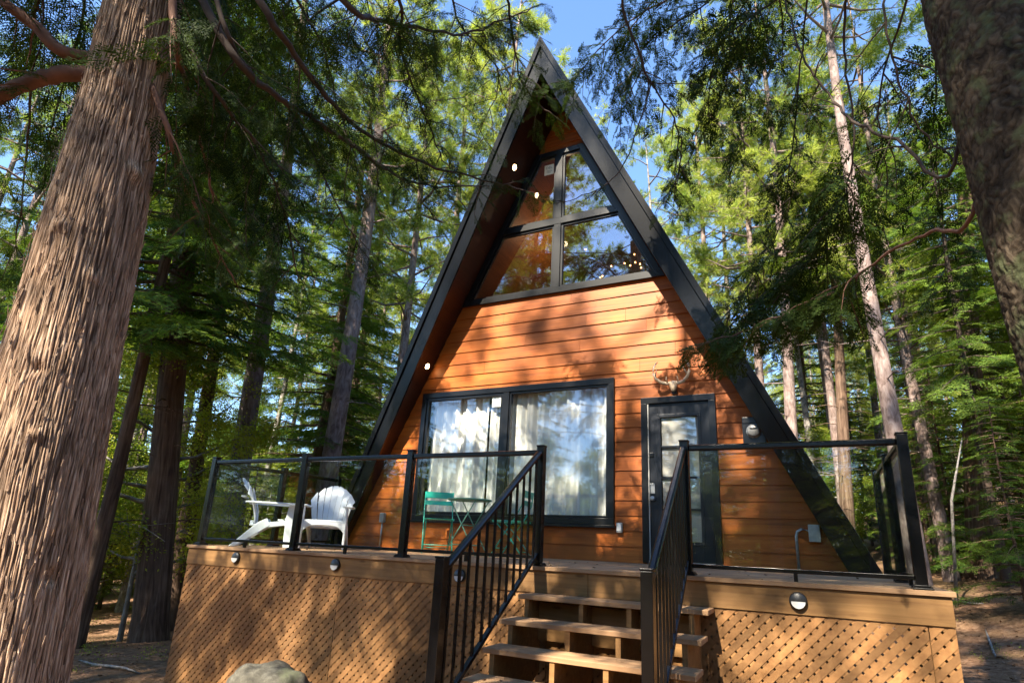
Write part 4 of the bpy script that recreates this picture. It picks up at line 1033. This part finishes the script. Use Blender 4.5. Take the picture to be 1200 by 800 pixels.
# limbs with sprays; every limb is a part, its foliage a sub-part
def smooth_path(pts, sub=6):
    out = []; n = len(pts)
    for i in range(n-1):
        p0, p1, p2, p3 = pts[max(i-1, 0)], pts[i], pts[i+1], pts[min(i+2, n-1)]
        for k in range(sub):
            t = k/sub; out.append(.5*((2*p1)+(p2-p0)*t+(2*p0-5*p1+4*p2-p3)*t*t+(3*p1-p0-3*p2+p3)*t**3))
    out.append(pts[-1]); return out
def limb(par, px, r0, r1, tmpl, leaf, twig='twig', nspr=60, size=(.14, .30), start=.25, droop=.5, twl=(.2, .7), ntw=14, seed=0, wig=.02, down=True, hang=.55):
    kd = 1.28 if par is hemR else 1.25; size = (size[0]*1.1, size[1]*1.1)
    rg = np.random.default_rng(seed); pts = [at(p[0], p[1], p[2]*kd if par is not ced else max(3.5, p[2]*1.0)+.35*(p[2]-3)*(p[2] > 3)) if not isinstance(p, Vector) else p for p in px]
    path = smooth_path(pts); n = len(path)
    path = [p+Vector(rg.normal(size=3)*wig*(.2+.8*i/n)*.5) for i, p in enumerate(path)]
    mb = MB(); mb.tube(path, [r0+(r1-r0)*(i/(n-1))**.8 for i in range(n)], 7)
    P, D, S = [], [], []
    for k in range(ntw):
        s = start+(1-start)*(k+rg.uniform(0, 1))/ntw; i = min(n-2, int(s*(n-1))); p = path[i]; t = (path[i+1]-path[i]).normalized()
        side = t.cross(Vector((0, 0, 1))).normalized()*(1 if k % 2 else -1); L_ = rg.uniform(*twl)*(1.15-.5*s)
        d0 = (t*rg.uniform(.3, .9)+side*rg.uniform(.3, 1)+Vector((0, 0, rg.uniform(-.5, .15)))).normalized()
        tp = [p]; dcur = d0
        for q in range(5):
            dcur = (dcur+Vector((0, 0, -droop*.22))+Vector(rg.normal(size=3)*.10)).normalized(); tp.append(tp[-1]+dcur*L_/5)
        mb.tube(tp, [.0065, .0055, .0045, .0035, .0028, .0015], 4, False)
        m = max(1, int(nspr*.95/ntw*(L_/((twl[0]+twl[1])/2))))
        for q in range(m):
            u_ = (q+rg.uniform(0, 1))/m; ii = min(4, int(u_*5)); b = tp[ii].lerp(tp[ii+1], u_*5-ii); tt = (tp[ii+1]-tp[ii]).normalized()
            sd_ = tt.cross(Vector((0, 0, 1))).normalized()*(1 if q % 2 else -1)
            P.append(b); D.append(tt*.7+sd_*.7+Vector((0, 0, -hang*rg.uniform(.4, 1.3)))); S.append(rg.uniform(*size)*(1.1-.4*u_))
    o = mb.build('limb', twig, par, True)
    if P:
        me = quads_mesh('foliage', scatter(tmpl, np.array(P), np.array([tuple(d) for d in D]), S, rg, .5)); link('foliage', me, leaf, o)
    return o
def onL(z, ln): return Vector((np.interp(z, [l[0] for l in ln], [l[1] for l in ln]), np.interp(z, [l[0] for l in ln], [l[2] for l in ln]), z))
def onT(z): return onL(z*1.45, line)
def onR(z): return onL(z*1.5-.15, lineR)
CED = dict(par=ced, tmpl=T_CEDAR, leaf='cedar_leaf')
limb(px=[onT(3.3), (304, 0, 3.6), (345, 64, 3.8), (391, 123, 4.0), (438, 162, 4.3), (498, 191, 4.6), (574, 213, 5.0), (606, 219, 5.2)], r0=.032, r1=.006, nspr=95, ntw=18, seed=1, start=.3, **CED)
limb(px=[onT(2.9), (270, 60, 3.5), (327, 115, 3.8), (361, 136, 4.0), (412, 170, 4.2), (455, 200, 4.5), (498, 217, 4.8), (574, 217, 5.2)], r0=.03, r1=.006, nspr=70, ntw=14, seed=2, start=.25, **CED)
limb(px=[onT(3.6), (395, -6, 3.6), (438, 21, 3.9), (489, 32, 4.2), (553, 38, 4.6), (625, 8, 5.0)], r0=.028, r1=.006, nspr=110, ntw=18, seed=3, start=.25, **CED)
limb(px=[onT(2.6), (240, 90, 3.4), (300, 170, 3.8), (330, 240, 4.1), (350, 330, 4.4)], r0=.02, r1=.005, nspr=100, ntw=16, seed=4, start=.2, **CED)
limb(px=[onT(3.4), (260, 20, 3.4), (300, 90, 3.8), (340, 130, 4.2), (400, 250, 4.6), (430, 300, 4.8)], r0=.02, r1=.004, nspr=80, ntw=16, seed=5, start=.2, **CED)
limb(px=[onT(3.5), (240, -10, 3.8), (270, 60, 4.6), (285, 180, 5.4), (290, 300, 6.0)], r0=.022, r1=.005, nspr=120, ntw=20, size=(.2, .4), twl=(.3, 1.0), seed=6, start=.15, **CED)
limb(px=[onT(3.7), (450, -30, 3.9), (470, 60, 4.2), (500, 140, 4.6), (520, 190, 4.8)], r0=.02, r1=.004, nspr=95, ntw=16, seed=7, start=.3, **CED)
limb(px=[onT(3.7), (560, -40, 4.4), (600, 40, 4.8), (612, 100, 5.1), (640, 130, 5.4)], r0=.018, r1=.004, nspr=60, ntw=12, seed=8, start=.4, **CED)
limb(px=[onT(2.9), (205, 40, 3.2), (216, 90, 3.6), (232, 150, 4.2), (251, 238, 5.0)], r0=.03, r1=.010, nspr=60, ntw=12, size=(.2, .4), seed=9, start=.1, twig='twig_red', **CED)
limb(px=[onT(2.2), (197, 150, 3.0), (215, 215, 3.6), (240, 260, 4.3), (275, 330, 5)], r0=.022, r1=.008, nspr=60, ntw=12, seed=10, start=.2, twig='twig_red', **CED)
limb(px=[onT(2.1), (80, 62, 2.5), (40, 30, 2.6), (-10, -8, 2.8)], r0=.045, r1=.03, nspr=20, ntw=5, seed=11, start=.5, twig='twig_red', **CED)
limb(px=[onT(2.0), (85, 86, 2.5), (40, 95, 2.6), (-15, 118, 2.8)], r0=.055, r1=.04, nspr=20, ntw=5, seed=12, start=.5, twig='twig_red', **CED)
limb(px=[onT(3.2), (60, -30, 3.2), (40, 60, 3.8), (30, 180, 4.6), (20, 300, 5.2)], r0=.02, r1=.005, nspr=150, ntw=22, size=(.2, .42), twl=(.3, .9), seed=13, start=.15, **CED)
limb(px=[onT(3.4), (110, -30, 3.8), (95, 30, 4.6), (60, 150, 5.6), (50, 240, 6.2)], r0=.02, r1=.005, nspr=120, ntw=20, size=(.2, .45), twl=(.3, 1.), seed=14, start=.15, **CED)
limb(px=[onT(3.6), (330, -30, 4.4), (380, 60, 5.4), (400, 140, 6.0), (450, 260, 6.6)], r0=.02, r1=.004, nspr=110, ntw=18, size=(.2, .4), twl=(.3, .9), seed=15, start=.25, **CED)
limb(px=[onT(3.5), (300, -30, 5.4), (310, 60, 6.4), (320, 200, 7.0), (330, 330, 7.2)], r0=.02, r1=.004, nspr=140, ntw=20, size=(.25, .5), twl=(.3, 1.1), seed=16, start=.2, **CED)
limb(px=[onT(3.5), (235, -20, 4.4), (262, 60, 5.4), (250, 180, 6.4), (240, 300, 7.0)], r0=.02, r1=.005, nspr=170, ntw=24, size=(.25, .5), twl=(.4, 1.2), seed=17, start=.15, **CED)
limb(px=[onT(3.6), (350, -40, 4.8), (300, 60, 6.0), (262, 150, 6.8), (300, 260, 7.4)], r0=.02, r1=.005, nspr=170, ntw=24, size=(.25, .5), twl=(.4, 1.2), seed=18, start=.15, **CED)
limb(px=[onT(3.6), (420, -40, 4.6), (350, 40, 5.6), (340, 130, 6.4), (390, 200, 7)], r0=.02, r1=.005, nspr=130, ntw=20, size=(.22, .42), twl=(.3, 1.0), seed=19, start=.25, **CED)
limb(px=[onT(3.6), (500, -40, 4.4), (540, 30, 5.2), (585, 90, 5.8), (560, 160, 6.2)], r0=.016, r1=.004, nspr=85, ntw=16, size=(.16, .32), twl=(.3, .8), seed=20, start=.35, **CED)
HEM = dict(par=hemR, tmpl=T_HEM, leaf='cedar_leaf')
limb(px=[onR(3.2), (900, -60, 3.0), (735, -20, 3.6), (752, 71, 3.8), (763, 97, 3.9), (793, 146, 4.0), (798, 182, 4.1), (788, 240, 4.2)], r0=.016, r1=.004, nspr=55, ntw=14, size=(.1, .24), seed=21, start=.45, **HEM)
limb(px=[(763, 97, 3.9), (750, 143, 3.85), (728, 198, 3.8), (692, 227, 3.8), (650, 240, 3.8)], r0=.008, r1=.003, nspr=6, ntw=3, size=(.08, .14), twl=(.1, .25), seed=22, start=.5, **HEM)
limb(px=[onR(3.2), (860, -40, 3.6), (760, 10, 4.4), (700, 60, 4.8), (660, 110, 5.1)], r0=.014, r1=.004, nspr=110, ntw=18, size=(.12, .28), twl=(.25, .7), seed=23, start=.45, **HEM)
limb(px=[onR(3.4), (880, -60, 4.4), (780, -10, 5.0), (720, 70, 5.4), (745, 150, 5.6)], r0=.014, r1=.004, nspr=130, ntw=20, size=(.14, .3), twl=(.3, .9), seed=34, start=.4, **HEM)
limb(px=[onR(3.4), (930, -60, 4.4), (860, 30, 5.2), (880, 130, 5.8), (850, 210, 6.2)], r0=.014, r1=.004, nspr=130, ntw=20, size=(.16, .34), twl=(.3, .9), seed=35, start=.3, **HEM)
limb(px=[onR(3.3), (900, -60, 3.8), (820, 10, 4.4), (760, 50, 4.8), (730, 110, 5)], r0=.014, r1=.004, nspr=110, ntw=18, size=(.12, .28), twl=(.25, .7), seed=24, start=.45, **HEM)
limb(px=[onR(2.9), (960, -40, 3.0), (880, 20, 3.6), (840, 60, 4.0), (830, 140, 4.2)], r0=.014, r1=.004, nspr=130, ntw=20, size=(.12, .28), twl=(.25, .7), seed=25, start=.35, **HEM)
limb(px=[onR(2.4), (1120, 192, 2.2), (1050, 165, 2.5), (1000, 142, 2.7), (970, 110, 2.9), (940, 65, 3.0), (915, -8, 3.2)], r0=.011, r1=.006, nspr=8, ntw=6, size=(.08, .16), twl=(.2, .5), seed=26, start=.3, **HEM)
limb(px=[onR(1.75), (1140, 250, 2.1), (1090, 272, 2.4), (1040, 296, 2.6), (990, 335, 2.8), (940, 362, 3.0), (880, 385, 3.2), (815, 408, 3.4)], r0=.013, r1=.003, nspr=170, ntw=22, size=(.12, .25), twl=(.2, .55), twig='twig_red', seed=27, start=.5, **HEM)
limb(px=[onR(2.9), (1040, -20, 2.4), (1050, 80, 2.4), (1080, 150, 2.4), (1125, 195, 2.3)], r0=.008, r1=.004, nspr=4, ntw=4, size=(.06, .12), seed=28, **HEM)
limb(px=[onR(2.8), (1000, -30, 2.8), (990, 60, 3.0), (1000, 140, 3.0), (994, 215, 3.1), (960, 290, 3.3), (905, 345, 3.5), (845, 392, 3.6)], r0=.011, r1=.003, nspr=170, ntw=22, size=(.16, .32), twl=(.25, .7), seed=29, start=.5, **HEM)
limb(px=[onR(2.9), (960, -40, 3.2), (940, 60, 3.6), (930, 160, 3.9), (915, 260, 4.2), (880, 330, 4.4), (850, 370, 4.6)], r0=.010, r1=.003, nspr=140, ntw=22, size=(.12, .28), twl=(.25, .6), seed=30, start=.4, **HEM)
limb(px=[onR(2.6), (1060, 10, 2.8), (1030, 120, 3.4), (1040, 230, 3.8), (1020, 330, 4)], r0=.010, r1=.003, nspr=45, ntw=12, size=(.12, .26), seed=31, start=.4, **HEM)
limb(px=[onR(2.6), (1100, 30, 3.2), (1095, 150, 4.2), (1105, 260, 4.6), (1110, 350, 5)], r0=.010, r1=.003, nspr=110, ntw=16, size=(.16, .34), twl=(.3, .8), seed=32, start=.3, **HEM)
limb(px=[onR(2.8), (870, -30, 4.0), (850, 100, 4.6), (800, 200, 4.9), (780, 240, 5.0)], r0=.010, r1=.003, nspr=50, ntw=12, size=(.12, .26), seed=33, start=.3, **HEM)

# unseen boughs added to the near trees above the viewer to dapple the sunlight
rg = random.Random(31)
for i in range(30):
    par, on = (ced, onT) if i % 2 else (hemR, onR)
    tx, ty, tz = -1.8+8.6*((i*.618) % 1)+rg.uniform(-.3, .3), rg.uniform(-7.2, -4.6), 0
    s0 = on(rg.uniform(3.4, 5)); tz = -ty*.95+rg.uniform(-.6, 3.8)+.3
    tgt = Vector((tx, ty, tz)); mid = s0.lerp(tgt, .5)+Vector((0, 0, .35)); far = tgt+(tgt-s0).normalized()*.9+Vector((0, 0, -.3))
    limb(px=[s0, mid, tgt, far], r0=.03, r1=.005, nspr=165, ntw=24, size=(.2, .4), twl=(.3, 1.0), seed=60+i, start=.25, hang=.3, par=par, tmpl=T_CEDAR if i % 2 else T_HEM, leaf='cedar_leaf')

# ------------------------------------------------------------------ forest floor cover
def litter():
    rg = np.random.default_rng(8); P, D, S = [], [], []
    while len(P) < 22000:
        a = rg.uniform(R_(-20), R_(75)); r = rg.uniform(3, 22); x = CAM[0]-math.sin(a)*r; y = CAM[1]+math.cos(a)*r
        if -.7 < x < 7.2 and 0 < y < 11: continue
        P.append((x, y, gz(x, y)+.012)); D.append((rg.normal(), rg.normal(), .2*rg.normal())); S.append(rg.uniform(.03, .075))
    for _ in range(170):
        P.append((rg.uniform(-.6, 7.1), rg.uniform(.0, 2.4), .006)); D.append((rg.normal(), rg.normal(), .04*rg.normal())); S.append(rg.uniform(.018, .045))
    for _ in range(40):
        z, y = T[rg.integers(0, 6)]; P.append((rg.uniform(4.1, 5.6), y+rg.uniform(.02, .25), z+.006)); D.append((rg.normal(), rg.normal(), .04*rg.normal())); S.append(rg.uniform(.015, .04))
    T_ = [np.array([blade(np.zeros(3), np.array([1., 0, 0]), 1, .55, np.array([0, 0, 1.]))])]
    o = link('leaf_litter', quads_mesh('leaf_litter', scatter(T_, P, D, S, rg, .35)), 'dry_leaf'); tag(o, 'dry brown leaves scattered on the forest floor', 'leaf litter', kind='stuff')
    P, D, S = [], [], []
    while len(P) < 700:
        a = rg.uniform(R_(-22), R_(75)); r = rg.uniform(7, 26); x = CAM[0]-math.sin(a)*r; y = CAM[1]+math.cos(a)*r
        if -2.5 < x < 7.6 and -1 < y < 11: continue
        if noise.noise(Vector((x*.5, y*.5, 9))) < .05: continue
        P.append((x, y, gz(x, y)+.03)); D.append((rg.normal()*.6, rg.normal()*.6, 1)); S.append(rg.uniform(.12, .3))
    o = link('ground_cover', quads_mesh('ground_cover', scatter(T_LEAF, P, D, S, rg, .5)), 'broad_leaf'); tag(o, 'low green plants growing in patches on the forest floor', 'ground cover', kind='stuff')
litter()
rg = random.Random(12)
for i, (u, v, d, lb) in enumerate(((1150, 690, 9.5, 'fallen stick lying on the bank right of the deck'), (1120, 655, 12, 'fallen grey branch beneath the hemlocks on the right'), (130, 770, 8.5, 'fallen stick on the ground left of the lattice'))):
    p = at(u, v, d); a = rg.uniform(0, 3); L_ = rg.uniform(.5, 1.1)
    pts = [(p.x+math.cos(a)*t*L_, p.y+math.sin(a)*t*L_, gz(p.x+math.cos(a)*t*L_, p.y+math.sin(a)*t*L_)+.03+.02*math.sin(t*5)) for t in (-1, -.5, 0, .5, 1)]
    tag(MB().tube(pts, [.012, .018, .02, .016, .008], 7).build('fallen_branch', 'grey_bark', None, True), lb, 'branch', 'fallen branches')
# leaning dead sapling right of the corner post
a_, b_ = at(1108, 628, 12), at(1122, 545, 12.4)
zg = gz(a_.x, a_.y); dsp = empty('dead_sapling', (a_.x, a_.y, zg), 'thin pale leaning dead sapling behind the right corner post', 'sapling')
MB().tube([(a_.x, a_.y, zg-.1), tuple(a_.lerp(b_, .5)), tuple(b_+(b_-a_)*.4)], [.035, .028, .012], 8).build('trunk', 'grey_bark', dsp, True)
# far-off wood that reads as one mass
def far_wood():
    rg = np.random.default_rng(77); P, D, S = [], [], []
    while len(P) < 34000:
        a = rg.uniform(R_(-38), R_(322)); r = rg.uniform(56, 82); x = CAM[0]-math.sin(a)*r; y = CAM[1]+math.cos(a)*r
        g = gz(max(-60, min(60, x)), max(-60, min(70, y))); hh = 7+7*(noise.noise(Vector((a*9, r*.04, 0)))+.5)
        z = g+rg.uniform(0, 1)**1.2*max(2.5, hh); P.append((x, y, z)); D.append(rg.normal(size=3)); S.append(rg.uniform(1.1, 2.1))
    T = [t_leaves(18, .24, np.random.default_rng(k)) for k in range(3)]
    o = link('distant_wood', quads_mesh('distant_wood', scatter(T, P, D, S, rg, .8)), 'broad_leaf'); tag(o, 'far-off green wood closing the view between the trunks', 'wood', kind='stuff')
far_wood()
